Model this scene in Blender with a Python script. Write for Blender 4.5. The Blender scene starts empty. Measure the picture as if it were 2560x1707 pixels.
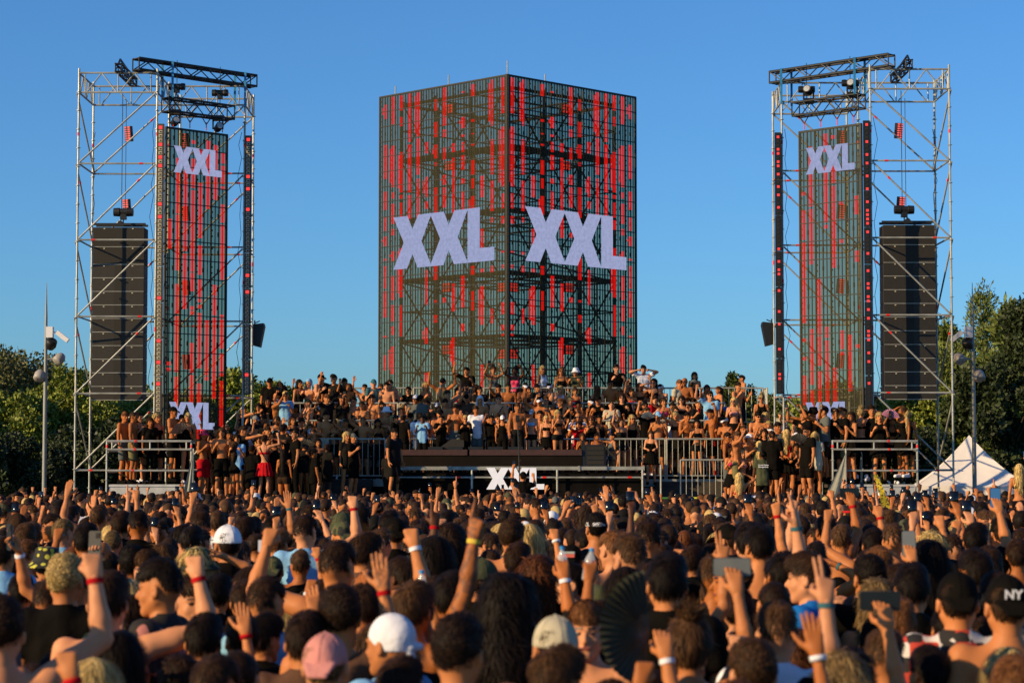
import bpy, math, random, numpy as np
from mathutils import Vector, Matrix
R = math.radians
random.seed(7); rng = np.random.default_rng(7)
scene = bpy.context.scene
# ---------------------------------------------------------------- camera
F = 5600.0; HOR = 1180.0; CAMZ = 2.3          # focal length and horizon in photo pixels, eye height
PITCH = math.atan((HOR - 853.5) / F)
cam_d = bpy.data.cameras.new('camera'); cam = bpy.data.objects.new('camera', cam_d)
scene.collection.objects.link(cam)
cam.location = (0, 0, CAMZ); cam.rotation_euler = (math.pi / 2 + PITCH, 0, 0)
cam_d.sensor_width = 36; cam_d.lens = 36 * F / 2560
cam_d.clip_start = 0.5; cam_d.clip_end = 3000
cam_d.dof.use_dof = True; cam_d.dof.focus_distance = 58; cam_d.dof.aperture_fstop = 4.8
scene.camera = cam
# ---------------------------------------------------------------- sky, sun, exposure
SUN_AZ, SUN_EL = 241.0, 21.0                  # clockwise from +Y
world = bpy.data.worlds.new('World'); scene.world = world; world.use_nodes = True
nt = world.node_tree; bg = nt.nodes['Background']
sky = nt.nodes.new('ShaderNodeTexSky'); sky.sky_type = 'NISHITA'; sky.sun_disc = False
sky.sun_elevation = R(SUN_EL); sky.sun_rotation = R(SUN_AZ)
sky.air_density = 1.0; sky.dust_density = 0.5; sky.ozone_density = 5.0
tint = nt.nodes.new('ShaderNodeVectorMath'); tint.operation = 'MULTIPLY'; tint.inputs[1].default_value = (.63, 1.03, 1.36)   # the photo's cool white balance
nt.links.new(sky.outputs[0], tint.inputs[0]); nt.links.new(tint.outputs[0], bg.inputs[0]); bg.inputs[1].default_value = 0.086
sd = bpy.data.lights.new('sun', 'SUN'); sd.energy = 5.0; sd.angle = R(0.5); sd.color = (1.0, 0.72, 0.38)
sun = bpy.data.objects.new('sun', sd); scene.collection.objects.link(sun)
sdir = Vector((math.sin(R(SUN_AZ)) * math.cos(R(SUN_EL)), math.cos(R(SUN_AZ)) * math.cos(R(SUN_EL)), math.sin(R(SUN_EL))))
sun.rotation_euler = (-sdir).to_track_quat('-Z', 'Y').to_euler()
scene.view_settings.view_transform = 'Standard'; scene.view_settings.look = 'None'
scene.view_settings.exposure = 0.28; scene.view_settings.gamma = 1
scene.cycles.max_bounces = 6; scene.cycles.transparent_max_bounces = 24
scene.cycles.use_denoising = True

# ---------------------------------------------------------------- helpers
def at(px, py, Y):
    """photo pixel (2560x1707) at world depth Y -> point"""
    u = (px - 1280) / F; v = (853.5 - py) / F
    c, s = math.cos(PITCH), math.sin(PITCH)
    d = Vector((u, c - v * s, s + v * c))
    return Vector((0, 0, CAMZ)) + d * (Y / d.y)
def px_of(p):
    c, s = math.cos(PITCH), math.sin(PITCH)
    z = p[2] - CAMZ; f = p[1] * c + z * s; u = -p[1] * s + z * c
    return 1280 + F * p[0] / f, 853.5 - F * u / f
def setn(n, **k):
    for a, b in k.items():
        n.inputs[a.replace('_', ' ')].default_value = b
MATS = {}
def mat(name, col=(.5, .5, .5), rough=.6, metal=0., var=.15, scale=8., emit=None, es=1., bump=0., objcol=False, spec=.5, island=0., bscale=None):
    if name in MATS: return MATS[name]
    m = bpy.data.materials.new(name); m.use_nodes = True; t = m.node_tree; N, Lk = t.nodes, t.links
    p = N['Principled BSDF']; p.inputs['Roughness'].default_value = rough; p.inputs['Metallic'].default_value = metal
    p.inputs['Specular IOR Level'].default_value = spec
    m.diffuse_color = (*col, 1)
    if objcol:
        src = N.new('ShaderNodeObjectInfo'); base = src.outputs['Color']
    else:
        src = N.new('ShaderNodeRGB'); src.outputs[0].default_value = (*col, 1); base = src.outputs[0]
    tc = N.new('ShaderNodeTexCoord')
    nz = N.new('ShaderNodeTexNoise'); setn(nz, Scale=scale, Detail=4.); Lk.new(tc.outputs['Object'], nz.inputs['Vector'])
    mr = N.new('ShaderNodeMapRange'); setn(mr, From_Min=.3, From_Max=.7, To_Min=1 - var, To_Max=1 + var)
    Lk.new(nz.outputs['Fac'], mr.inputs['Value'])
    val = mr.outputs[0]
    if island:
        g = N.new('ShaderNodeNewGeometry'); m2 = N.new('ShaderNodeMapRange'); setn(m2, To_Min=1 - island, To_Max=1 + island)
        Lk.new(g.outputs['Random Per Island'], m2.inputs['Value'])
        mu = N.new('ShaderNodeMath'); mu.operation = 'MULTIPLY'; Lk.new(val, mu.inputs[0]); Lk.new(m2.outputs[0], mu.inputs[1]); val = mu.outputs[0]
    mx = N.new('ShaderNodeVectorMath'); mx.operation = 'SCALE'; Lk.new(base, mx.inputs[0]); Lk.new(val, mx.inputs['Scale'])
    Lk.new(mx.outputs[0], p.inputs['Base Color'])
    if bump:
        n2 = N.new('ShaderNodeTexNoise'); setn(n2, Scale=bscale or scale * 3, Detail=3.); Lk.new(tc.outputs['Object'], n2.inputs['Vector'])
        b = N.new('ShaderNodeBump'); setn(b, Strength=bump, Distance=.02); Lk.new(n2.outputs['Fac'], b.inputs['Height']); Lk.new(b.outputs[0], p.inputs['Normal'])
    if emit:
        p.inputs['Emission Color'].default_value = (*emit, 1); p.inputs['Emission Strength'].default_value = es
    MATS[name] = m; return m

def link(name, me, parent=None, mats=(), loc=None, rz=None, col=None, ocol=None):
    o = bpy.data.objects.new(name, me); scene.collection.objects.link(o)
    if me is not None:
        for m in mats:
            if me.materials.find(m.name) < 0 or True:
                if len(me.materials) < len(mats): me.materials.append(m)
    if parent is not None: o.parent = parent
    if loc is not None: o.location = loc
    if rz is not None: o.rotation_euler = (0, 0, rz)
    if ocol is not None: o.color = (*ocol, 1)
    return o
def tag(o, label=None, cat=None, group=None, kind=None):
    if label: o['label'] = label
    if cat: o['category'] = cat
    if group: o['group'] = group
    if kind: o['kind'] = kind
    return o
def empty(name, loc=(0, 0, 0), rz=0, **k):
    o = bpy.data.objects.new(name, None); scene.collection.objects.link(o)
    o.location = loc; o.rotation_euler = (0, 0, rz); o.empty_display_size = .1
    return tag(o, **k)
def copy_thing(o, loc=None, rz=None, label=None):
    c = o.copy(); scene.collection.objects.link(c)
    if loc is not None: c.location = loc
    if rz is not None: c.rotation_euler = (0, 0, rz)
    if label: c['label'] = label
    for ch in list(o.children):
        d = ch.copy(); scene.collection.objects.link(d); d.parent = c
        for g in ch.children:
            e = g.copy(); scene.collection.objects.link(e); e.parent = d
    return c
def mesh_np(name, V, Fc, mi=None, smooth=True):
    """V (n,3), Fc (m,4) int; triangles use index -1 in the last column"""
    me = bpy.data.meshes.new(name); V = np.asarray(V, np.float32); Fc = np.asarray(Fc, np.int32)
    me.vertices.add(len(V)); me.vertices.foreach_set('co', V.ravel())
    cnt = (Fc >= 0).sum(1); li = Fc[Fc >= 0]
    me.loops.add(len(li)); me.loops.foreach_set('vertex_index', li.astype(np.int32))
    st = np.concatenate([[0], np.cumsum(cnt)[:-1]]).astype(np.int32)
    me.polygons.add(len(Fc)); me.polygons.foreach_set('loop_start', st); me.polygons.foreach_set('loop_total', cnt.astype(np.int32))
    if mi is not None: me.polygons.foreach_set('material_index', np.asarray(mi, np.int32))
    me.polygons.foreach_set('use_smooth', np.full(len(Fc), smooth))
    me.update(calc_edges=True); return me

class MB:
    """collects boxes and tubes into one mesh"""
    def __init__(s): s.v = []; s.f = []; s.m = []; s.n = 0
    def add(s, V, Fc, m=0):
        V = np.asarray(V, float); s.v.append(V)
        for f in Fc: s.f.append([i + s.n for i in f]); s.m.append(m)
        s.n += len(V)
    def box(s, lo, hi, m=0, M=None):
        x0, y0, z0 = lo; x1, y1, z1 = hi
        V = np.array([(x0, y0, z0), (x1, y0, z0), (x1, y1, z0), (x0, y1, z0), (x0, y0, z1), (x1, y0, z1), (x1, y1, z1), (x0, y1, z1)], float)
        if M is not None: V = np.array([list(M @ Vector(v)) for v in V])
        s.add(V, [(0, 3, 2, 1), (4, 5, 6, 7), (0, 1, 5, 4), (1, 2, 6, 5), (2, 3, 7, 6), (3, 0, 4, 7)], m)
    def tube(s, p, q, r=.024, n=6, m=0, r2=None, cap=True):
        p = Vector(p); q = Vector(q); d = q - p
        if d.length < 1e-6: return
        d.normalize(); a = d.orthogonal().normalized(); b = d.cross(a); r2 = r if r2 is None else r2
        V = []
        for c, rr in ((p, r), (q, r2)):
            for i in range(n):
                t = 2 * math.pi * i / n; V.append(tuple(c + (a * math.cos(t) + b * math.sin(t)) * rr))
        Fc = [(i, (i + 1) % n, n + (i + 1) % n, n + i) for i in range(n)]
        if cap: Fc += [tuple(range(n))[::-1], tuple(range(n, 2 * n))]
        s.add(V, Fc, m)
    def poly(s, pts, thick, M=None, m=0, quads=None):
        """extrude a closed 2D (x,z) outline along -y; quads: list of convex index tuples"""
        n = len(pts); V = [(x, 0, z) for x, z in pts] + [(x, thick, z) for x, z in pts]
        if M is not None: V = [tuple(M @ Vector(v)) for v in V]
        Fc = [(i, (i + 1) % n, n + (i + 1) % n, n + i) for i in range(n)]
        for q in quads or [tuple(range(n))]:
            Fc.append(tuple(q)[::-1]); Fc.append(tuple(i + n for i in q))
        s.add(V, Fc, m)
    def lathe(s, prof, c=(0, 0, 0), n=12, m=0, M=None):
        V = []
        for r, z in prof:
            for i in range(n):
                t = 2 * math.pi * i / n; V.append((c[0] + r * math.cos(t), c[1] + r * math.sin(t), c[2] + z))
        if M is not None: V = [tuple(M @ Vector(v)) for v in V]
        Fc = []
        for k in range(len(prof) - 1):
            for i in range(n): Fc.append((k * n + i, k * n + (i + 1) % n, (k + 1) * n + (i + 1) % n, (k + 1) * n + i))
        s.add(V, Fc, m)
    def mesh(s, name, smooth=False):
        me = bpy.data.meshes.new(name); me.from_pydata(np.concatenate(s.v).tolist() if s.v else [], [], s.f); me.update()
        me.polygons.foreach_set('material_index', np.array(s.m, np.int32))
        if smooth: me.polygons.foreach_set('use_smooth', np.full(len(s.f), True))
        return me
    def build(s, name, mats, parent=None, smooth=False, **k):
        if not isinstance(mats, (list, tuple)): mats = [mats]
        return link(name, s.mesh(name, smooth), parent, mats, **k)

# materials of the built structures
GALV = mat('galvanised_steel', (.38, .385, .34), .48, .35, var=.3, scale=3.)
GALV2 = mat('dull_galvanised_rail', (.40, .40, .33), .5, .4, var=.25, scale=3.)
RED = mat('red_tape', (.75, .03, .02), .5, var=.1)
BLUE = mat('blue_strap', (.02, .20, .42), .6, var=.2)
BLK = mat('black_steel', (.009, .009, .008), .5, .0, var=.3)
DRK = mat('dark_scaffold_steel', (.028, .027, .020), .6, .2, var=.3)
BLKF = mat('black_cloth', (.007, .006, .005), .9, spec=.05, var=.4, scale=3., bump=.5)
CAB = mat('speaker_cabinet_paint', (.015, .012, .007), .65, var=.2, scale=20., bump=.2)
GRL = mat('speaker_grille', (.014, .012, .008), .8, var=.2, scale=60.)
DECK = mat('plywood_deck', (.045, .035, .025), .8, var=.4, scale=5.)
ALU = mat('white_aluminium_rim', (.50, .50, .46), .5, .2, var=.12, scale=6.)
ALU2 = mat('grey_aluminium', (.34, .34, .29), .5, .3, var=.2, scale=5.)
CLOTH = mat('grey_banner_cloth', (.27, .27, .21), .8, var=.15, scale=4., bump=.4)
TENT = mat('white_tent_fabric', (.74, .70, .66), .8, var=.05, scale=2., bump=.35, bscale=3.)
POLE = mat('lamp_post_paint', (.24, .25, .23), .5, .2, var=.15, scale=2.)
LAMPG = mat('lamp_head_paint', (.33, .31, .28), .5, var=.1)
WHITE = mat('white_plastic', (.75, .75, .76), .5, var=.05)
EMR = mat('red_lamp_cell', (.1, .005, .005), .4, emit=(1, .05, .04), es=1.0)
EMR2 = mat('bright_red_lamp_cell', (.1, .005, .005), .4, emit=(1, .13, .11), es=.95)
CELL = mat('pale_led_cell', (.45, .40, .26), .5, var=.2, scale=30.)
LETW = mat('white_sign_letter', (.80, .82, .88), .5, var=.05, emit=(.6, .66, .85), es=.15)  # faint glow added to plain sunlit letters that give no light themselves
GLASS = mat('lamp_lens', (.5, .5, .45), .15, .3)
# ================================================================ ground
def grid_ground():
    n = 60; xs = np.linspace(-900, 900, n); ys = np.linspace(-40, 1800, n)
    X, Y = np.meshgrid(xs, ys, indexing='ij'); V = np.stack([X.ravel(), Y.ravel(), np.zeros(n * n)], 1)
    i = np.arange(n * n).reshape(n, n)
    Fc = np.stack([i[:-1, :-1].ravel(), i[1:, :-1].ravel(), i[1:, 1:].ravel(), i[:-1, 1:].ravel()], 1)
    return mesh_np('ground', V, Fc, smooth=False)
tag(link('ground', grid_ground(), None, [mat('trampled_dry_grass', (.085, .07, .035), .95, var=.5, scale=.6, bump=.6)]), kind='structure')

# ================================================================ lettering (X X L in one block)
def xxl_polys():
    """convex pieces of the three letters, in a box 1 wide, 1 high"""
    out = []
    def X(a, w):
        P = [(0, 1), (.37, 1), (.5, .74), (.65, 1), (1, 1), (.735, .5), (1, 0), (.64, 0), (.5, .27), (.36, 0), (0, 0), (.275, .5)]
        P = [(a + x * w, z) for x, z in P]
        out.append((P, [(0, 1, 2, 11), (2, 3, 4, 5), (5, 6, 7, 8), (8, 9, 10, 11), (2, 5, 8, 11)]))
    X(0, .39); X(.372, .375)
    a, w = .745, .255
    out.append(([(a, 1), (a + .46 * w, 1), (a + .46 * w, .25), (1, .25), (1, 0), (a, 0)], [(0, 1, 2, 5), (2, 3, 4, 5)]))
    return out
def lettering(name, M, w, h, thick, m, parent):
    o = None
    mb = MB()
    for P, q in xxl_polys():
        mb.poly([(x * w, z * h) for x, z in P], thick, M, quads=[t[::-1] for t in q])
    return mb.build(name, m, parent)

# LED pixels: a mesh of lamps one can see through
def led_mat(name, tr=.44, body=(.042, .040, .019), tint=(1, .90, .62)):
    m = bpy.data.materials.new(name); m.use_nodes = True; t = m.node_tree; N, Lk = t.nodes, t.links
    out = N['Material Output']; p = N['Principled BSDF']; p.inputs['Base Color'].default_value = (*body, 1); p.inputs['Roughness'].default_value = .8
    p.inputs['Specular IOR Level'].default_value = .15
    T = N.new('ShaderNodeBsdfTransparent'); T.inputs[0].default_value = (*tint, 1)
    mx = N.new('ShaderNodeMixShader'); mx.inputs[0].default_value = 1 - tr
    Lk.new(T.outputs[0], mx.inputs[1]); Lk.new(p.outputs[0], mx.inputs[2]); Lk.new(mx.outputs[0], out.inputs[0]); return m
def lit_mat(name, col, es, tr, stripe=0.):
    m = bpy.data.materials.new(name); m.use_nodes = True; t = m.node_tree; N, Lk = t.nodes, t.links
    out = N['Material Output']; N.remove(N['Principled BSDF'])
    T = N.new('ShaderNodeBsdfTransparent'); E = N.new('ShaderNodeEmission'); E.inputs[0].default_value = (*col, 1)
    tc = N.new('ShaderNodeTexCoord'); nz = N.new('ShaderNodeTexNoise'); setn(nz, Scale=9., Detail=2.)
    Lk.new(tc.outputs['Object'], nz.inputs['Vector'])
    mr = N.new('ShaderNodeMapRange'); setn(mr, From_Min=.3, From_Max=.7, To_Min=es * (1 - .14), To_Max=es * 1.08); Lk.new(nz.outputs['Fac'], mr.inputs['Value'])
    v = mr.outputs[0]
    if stripe:
        w = N.new('ShaderNodeTexWave'); w.wave_type = 'BANDS'; w.bands_direction = 'X'; setn(w, Scale=stripe, Distortion=.3); Lk.new(tc.outputs['Object'], w.inputs['Vector'])
        m2 = N.new('ShaderNodeMapRange'); setn(m2, To_Min=.86, To_Max=1.06); Lk.new(w.outputs['Fac'], m2.inputs['Value'])
        mu = N.new('ShaderNodeMath'); mu.operation = 'MULTIPLY'; Lk.new(v, mu.inputs[0]); Lk.new(m2.outputs[0], mu.inputs[1]); v = mu.outputs[0]
    Lk.new(v, E.inputs[1])
    mx = N.new('ShaderNodeMixShader'); mx.inputs[0].default_value = 1 - tr
    Lk.new(T.outputs[0], mx.inputs[1]); Lk.new(E.outputs[0], mx.inputs[2]); Lk.new(mx.outputs[0], out.inputs[0]); return m
LEDM = led_mat('see_through_led_mesh'); 
BARM = lit_mat('red_lit_pixels', (1, .010, .006), .86, .46)
LETM = lit_mat('lavender_lit_pixels', (.45, .50, .80), .64, .06, stripe=7.)
FRM = mat('led_frame_metal', (.018, .018, .012), .6, .2, var=.2)

def led_screen(parent, P0, ang, W, z0, z1, bars, ncol, text, name='led_screen', thin=.25):
    """screen plane starts at P0 (x,y), runs W metres at angle ang; faces -y side"""
    e = bpy.data.objects.new(name, None); scene.collection.objects.link(e); e.location = (P0[0], P0[1], 0); e.rotation_euler = (0, 0, ang); e.parent = parent
    Hh = z1 - z0
    a = MB(); a.add([(0, .0, z0), (W, .0, z0), (W, .0, z1), (0, .0, z1)], [(0, 1, 2, 3)]); a.build('mesh_panel', LEDM, e)
    f = MB(); nt_ = round(W / .5)
    for i in range(nt_ + 1):
        x = i * .5; f.box((x - .016, .004, z0), (x + .016, .05, z1))
        if i < nt_:
            for q, ww in ((.125, .004), (.25, .010), (.375, .004)): f.box((x + q - ww, -.008, z0), (x + q + ww, .03, z1))
    nr = round(Hh / .5)
    for j in range(nr + 1):
        z = z1 - j * .5; f.box((0, -.0095, z - .011), (W, .048, z + .011))
        if j < nr:
            for i in range(nt_):
                for zz in (.14, .30): f.box((i * .5 + .02, .0065, z - zz - .03), (i * .5 + .05, .045, z - zz + .012))
                x = i * .5 + .25; f.box((x - .03, .0065, z - .31), (x + .012, .04, z - .19))
    f.box((-.03, -.008, z1 - .02), (W + .03, .06, z1 + .03)); f.box((-.035, -.008, z0), (-.001, .06, z1)); f.box((W + .001, -.008, z0), (W + .035, .06, z1))
    f.build('frame_grid', FRM, e)
    b = MB()
    for x0, x1, t0, t1 in bars:
        zb = max(z1 - t1, z0); zt = min(z1 - t0, z1)
        if zt - zb < .03: continue
        b.add([(x0, -.004, zb), (x1, -.004, zb), (x1, -.004, zt), (x0, -.004, zt)], [(0, 1, 2, 3)])
    b.build('lit_bars', BARM, e)
    for (x0, wz, w, h) in text:
        lettering('letters', Matrix.Translation((x0, -.012, wz)), w, h, .006, LETM, e)
    return e
# ================================================================ centre tower
TC = (-.14, 69.5); TH = 14.7; TB = 3.2
SEG = {0: (2145, '345-460 665-935 1035-1180 1240-1345 1390-1465 1565-1580 1623-1801 1820-2028 2170-2190 2324-2443'),
 1: (2078, '280-500 670-1000 1040-1090 1130-1290 1330-1380 1505-1585 1700-1890 1930-2057 2097-2166 2255-2472'),
 2: (2007, '270-390 440-515 720-1040 1060-1090 1120-1240 1260-1340 1480-1870 1930-2176'),
 3: (1938, '255-640 660-1040 1060-1250'), 4: (1866, '245-600 610-900 930-1240'),
 5: (1796, '640-730 915-1080 1110-1170 1210-1240 1653-1930 2107-2235 2462-2590'),
 6: (1720, '300-390 480-600 660-770 800-830 1000-1240 1554-1732 1890-1910 2008-2068'),
 7: (1650, '205-510 540-600 680-780 900-980 1000-1160 1360-1400 1870-1910'),
 8: (1577, '650-720 765-1200 1240-1400 1761-1979 2186-2413'),
 9: (1503, '235-250 440-530 580-600 640-720 745-860 930-970 1030-1190 1700-1949 2077-2137'),
 10: (1427, '180-275 460-480 570-580 655-670 785-900 930-1010 1070-1220 1623-1692 1821-1974'),
 11: (1355, '910-1080 1330-1560 1643-1672 1781-2087 2400-2590'),
 12: (1280, '145-515 620-900 950-1190 1240-1280 1510-1535 1623-1672 1959-2077'),
 13: (1200, '130-415 520-1000 1050-1170 1230-1290 1500-1520 1613-1643 1909-2008 2087-2130 2157-2176')}
def centre_bars(mirror):
    out = []
    for i, (x, sg) in SEG.items():
        top = 122 + (x - 1165) * .1728; u = (x - 1165) / 1030; sc = 252.8 - 14.8 * u; X = u * 6 * (1 + .03 * (1 - u))
        if mirror: X = 6 - X
        for k, q in enumerate(sg.split()):
            a, c = map(float, q.split('-')); w = .084 if (k + i) % 3 else .068
            out.append((X - w, X + w, (a - top) / sc + .05, (c - top) / sc + .05))
            if (k * 7 + i) % 4 == 0: out.append((X - w - .09, X - w - .01, (a - top) / sc + .15, (c - top) / sc - .1))
    return out
ctr = empty('led_tower', (TC[0], TC[1] + 4.2, 0), label='tall square LED tower with red bars and huge white XXL lettering', cat='LED tower')
def led_local(parent, P, ang, W, *a, **k):
    e = led_screen(None, P, ang, W, *a, **k); e.parent = parent; e.location = (P[0] - parent.location.x, P[1] - parent.location.y, 0); return e
s45 = 6 * math.sin(R(45))
led_local(ctr, TC, R(45), 6, TB, TH, centre_bars(False), 14, [(.78, 6.62 + 2.3, 4.72, 1.72)])
led_local(ctr, (TC[0] - s45, TC[1] + s45), R(-45), 6, TB, TH, centre_bars(True), 14, [(.70, 6.62 + 2.3, 4.72, 1.72)])
# the scaffold inside
M45 = Matrix.Translation((0, -4.2, 0)) @ Matrix.Rotation(R(45), 4, 'Z')
def lp(a, b, z): return M45 @ Vector((a, b, z))
ins = [.5, 2.15, 3.85, 5.5]
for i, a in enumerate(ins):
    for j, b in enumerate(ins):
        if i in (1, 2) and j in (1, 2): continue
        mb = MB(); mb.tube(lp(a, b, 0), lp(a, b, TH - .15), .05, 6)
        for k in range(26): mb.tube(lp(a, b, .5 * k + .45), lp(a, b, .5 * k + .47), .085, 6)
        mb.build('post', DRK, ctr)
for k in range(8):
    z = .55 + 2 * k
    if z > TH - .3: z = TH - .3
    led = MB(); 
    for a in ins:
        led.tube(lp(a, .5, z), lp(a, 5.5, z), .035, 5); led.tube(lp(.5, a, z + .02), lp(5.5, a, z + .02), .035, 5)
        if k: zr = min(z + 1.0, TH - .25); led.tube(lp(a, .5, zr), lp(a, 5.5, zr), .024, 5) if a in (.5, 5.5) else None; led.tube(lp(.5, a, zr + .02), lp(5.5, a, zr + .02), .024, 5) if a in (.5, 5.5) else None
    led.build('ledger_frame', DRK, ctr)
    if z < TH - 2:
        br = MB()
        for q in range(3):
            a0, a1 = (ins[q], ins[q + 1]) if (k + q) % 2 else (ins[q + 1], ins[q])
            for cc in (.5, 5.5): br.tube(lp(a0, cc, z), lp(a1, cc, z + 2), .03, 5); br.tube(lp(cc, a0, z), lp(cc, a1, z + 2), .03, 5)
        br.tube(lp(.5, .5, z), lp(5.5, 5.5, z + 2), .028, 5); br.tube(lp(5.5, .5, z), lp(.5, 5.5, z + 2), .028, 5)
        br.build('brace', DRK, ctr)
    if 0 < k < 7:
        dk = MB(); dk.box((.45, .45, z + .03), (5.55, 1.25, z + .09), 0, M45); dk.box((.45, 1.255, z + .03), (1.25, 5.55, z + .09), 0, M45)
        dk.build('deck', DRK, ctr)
ld = MB()
for a in (4.4, 4.75): ld.tube(lp(a, .62, 2.5), lp(a, .62, 8.6), .02, 5)
for k in range(22): ld.tube(lp(4.4, .62, 2.6 + k * .27), lp(4.75, .62, 2.6 + k * .27), .015, 5)
ld.build('ladder', DRK, ctr)
for (x, y, z) in ((-.0, 0, .45), (-1.9, 1.9, .35), (-3.7, 3.7, .3), (1.2, 1.2, .25)):
    mb = MB(); mb.tube((x, y - 4.15, TH), (x, y - 4.15, TH + z), .02, 5); mb.build('antenna_rod', ALU2, ctr)
# red blinder lamps fixed inside the tower
def blinder(name, nx, nz, w, h, cells=EMR, body=BLK):
    t = empty(name, (0, 0, 0)); b = MB(); b.box((-w / 2, 0, -h / 2), (w / 2, .12, h / 2)); b.tube((-w / 2 - .03, .06, 0), (w / 2 + .03, .06, 0), .02, 6); b.build('housing', body, t)
    c = MB()
    for i in range(nx):
        for j in range(nz):
            cw, chh = w / nx, h / nz
            c.box((-w / 2 + i * cw + .015, -.012, -h / 2 + j * chh + .012), (-w / 2 + (i + 1) * cw - .015, .004, -h / 2 + (j + 1) * chh - .012))
    c.build('lamp_cells', cells, t)
    return t
bl0 = blinder('blinder_lamp', 2, 3, .42, .30)
tag(bl0, cat='lamp', group='red blinder lamps inside the LED tower')
first = True
for k, (cx, cy) in enumerate(((1285, 300), (1730, 370), (1290, 760), (1730, 825), (1310, 1755), (1760, 1800), (1310, 2275), (1760, 2295))):
    for mir in (0, 1):
        X = (cx - 1165) / 1030 * 6; top = 122 + (cx - 1165) * .1728; z = TH - (cy - top) / 245
        p = lp(X, .62, z) if not mir else lp(.62, X, z)
        p = p + Vector(ctr.location)
        o = bl0 if first else copy_thing(bl0); first = False
        o.location = p; o.rotation_euler = (0, 0, R(45 if not mir else -45))
        o['label'] = 'red multi-cell lamp inside the LED tower, %s face, %s one counted from the top' % ('left' if mir else 'right', ['first', 'second', 'third', 'fourth', 'fifth', 'sixth', 'seventh', 'lowest'][k])

# ================================================================ side towers
LV = [2.35, 4.37, 6.4, 8.43, 10.46]; TRB, TRT = 12.36, 12.88
def lattice(mb, p, q, zb, zt, n=6, r=.022):
    p = Vector(p); q = Vector(q)
    P = lambda t, z: Vector((p.x + (q.x - p.x) * t, p.y + (q.y - p.y) * t, z))
    mb.tube(P(0, zb), P(1, zb), r + .003, 6); mb.tube(P(0, zt), P(1, zt), r + .003, 6)
    for t in (.08, .5, .92): mb.tube(P(t, zb), P(t, zt), r - .004, 5)
    pts = [(.1, 0), (.29, 1), (.48, 0), (.52, 0), (.71, 1), (.9, 0)]
    for a, b in zip(pts, pts[1:]):
        if a[1] != b[1]: mb.tube(P(a[0], zb if not a[1] else zt), P(b[0], zb if not b[1] else zt), r - .004, 5)
def box_truss(mb, p, q, w, h, bay=.45, r=.026, tri=False):
    p = Vector(p); q = Vector(q); d = (q - p); L = d.length; d.normalize(); sdv = Vector((-d.y, d.x, 0)).normalized() * (w / 2); up = Vector((0, 0, h))
    C = [sdv, -sdv, sdv + up, -sdv + up] if not tri else [sdv + up, -sdv + up, Vector((0, 0, 0))]
    for c in C: mb.tube(p + c, q + c, r, 6)
    n = max(2, round(L / bay)); pairs = [(0, 2), (1, 3), (0, 1), (2, 3)] if not tri else [(0, 2), (1, 2), (0, 1)]
    for i in range(n):
        a = p + d * (L * i / n); b = p + d * (L * (i + 1) / n)
        for (u, v) in pairs:
            if i % 2: u, v = v, u
            mb.tube(a + C[u], b + C[v], r * .5, 5)
            if i == 0: mb.tube(a + C[u], a + C[v], r * .6, 5)
            if i == n - 1: mb.tube(b + C[u], b + C[v], r * .6, 5)
CHAIN = mat('chain_steel', (.05, .045, .035), .5, .5)
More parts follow.
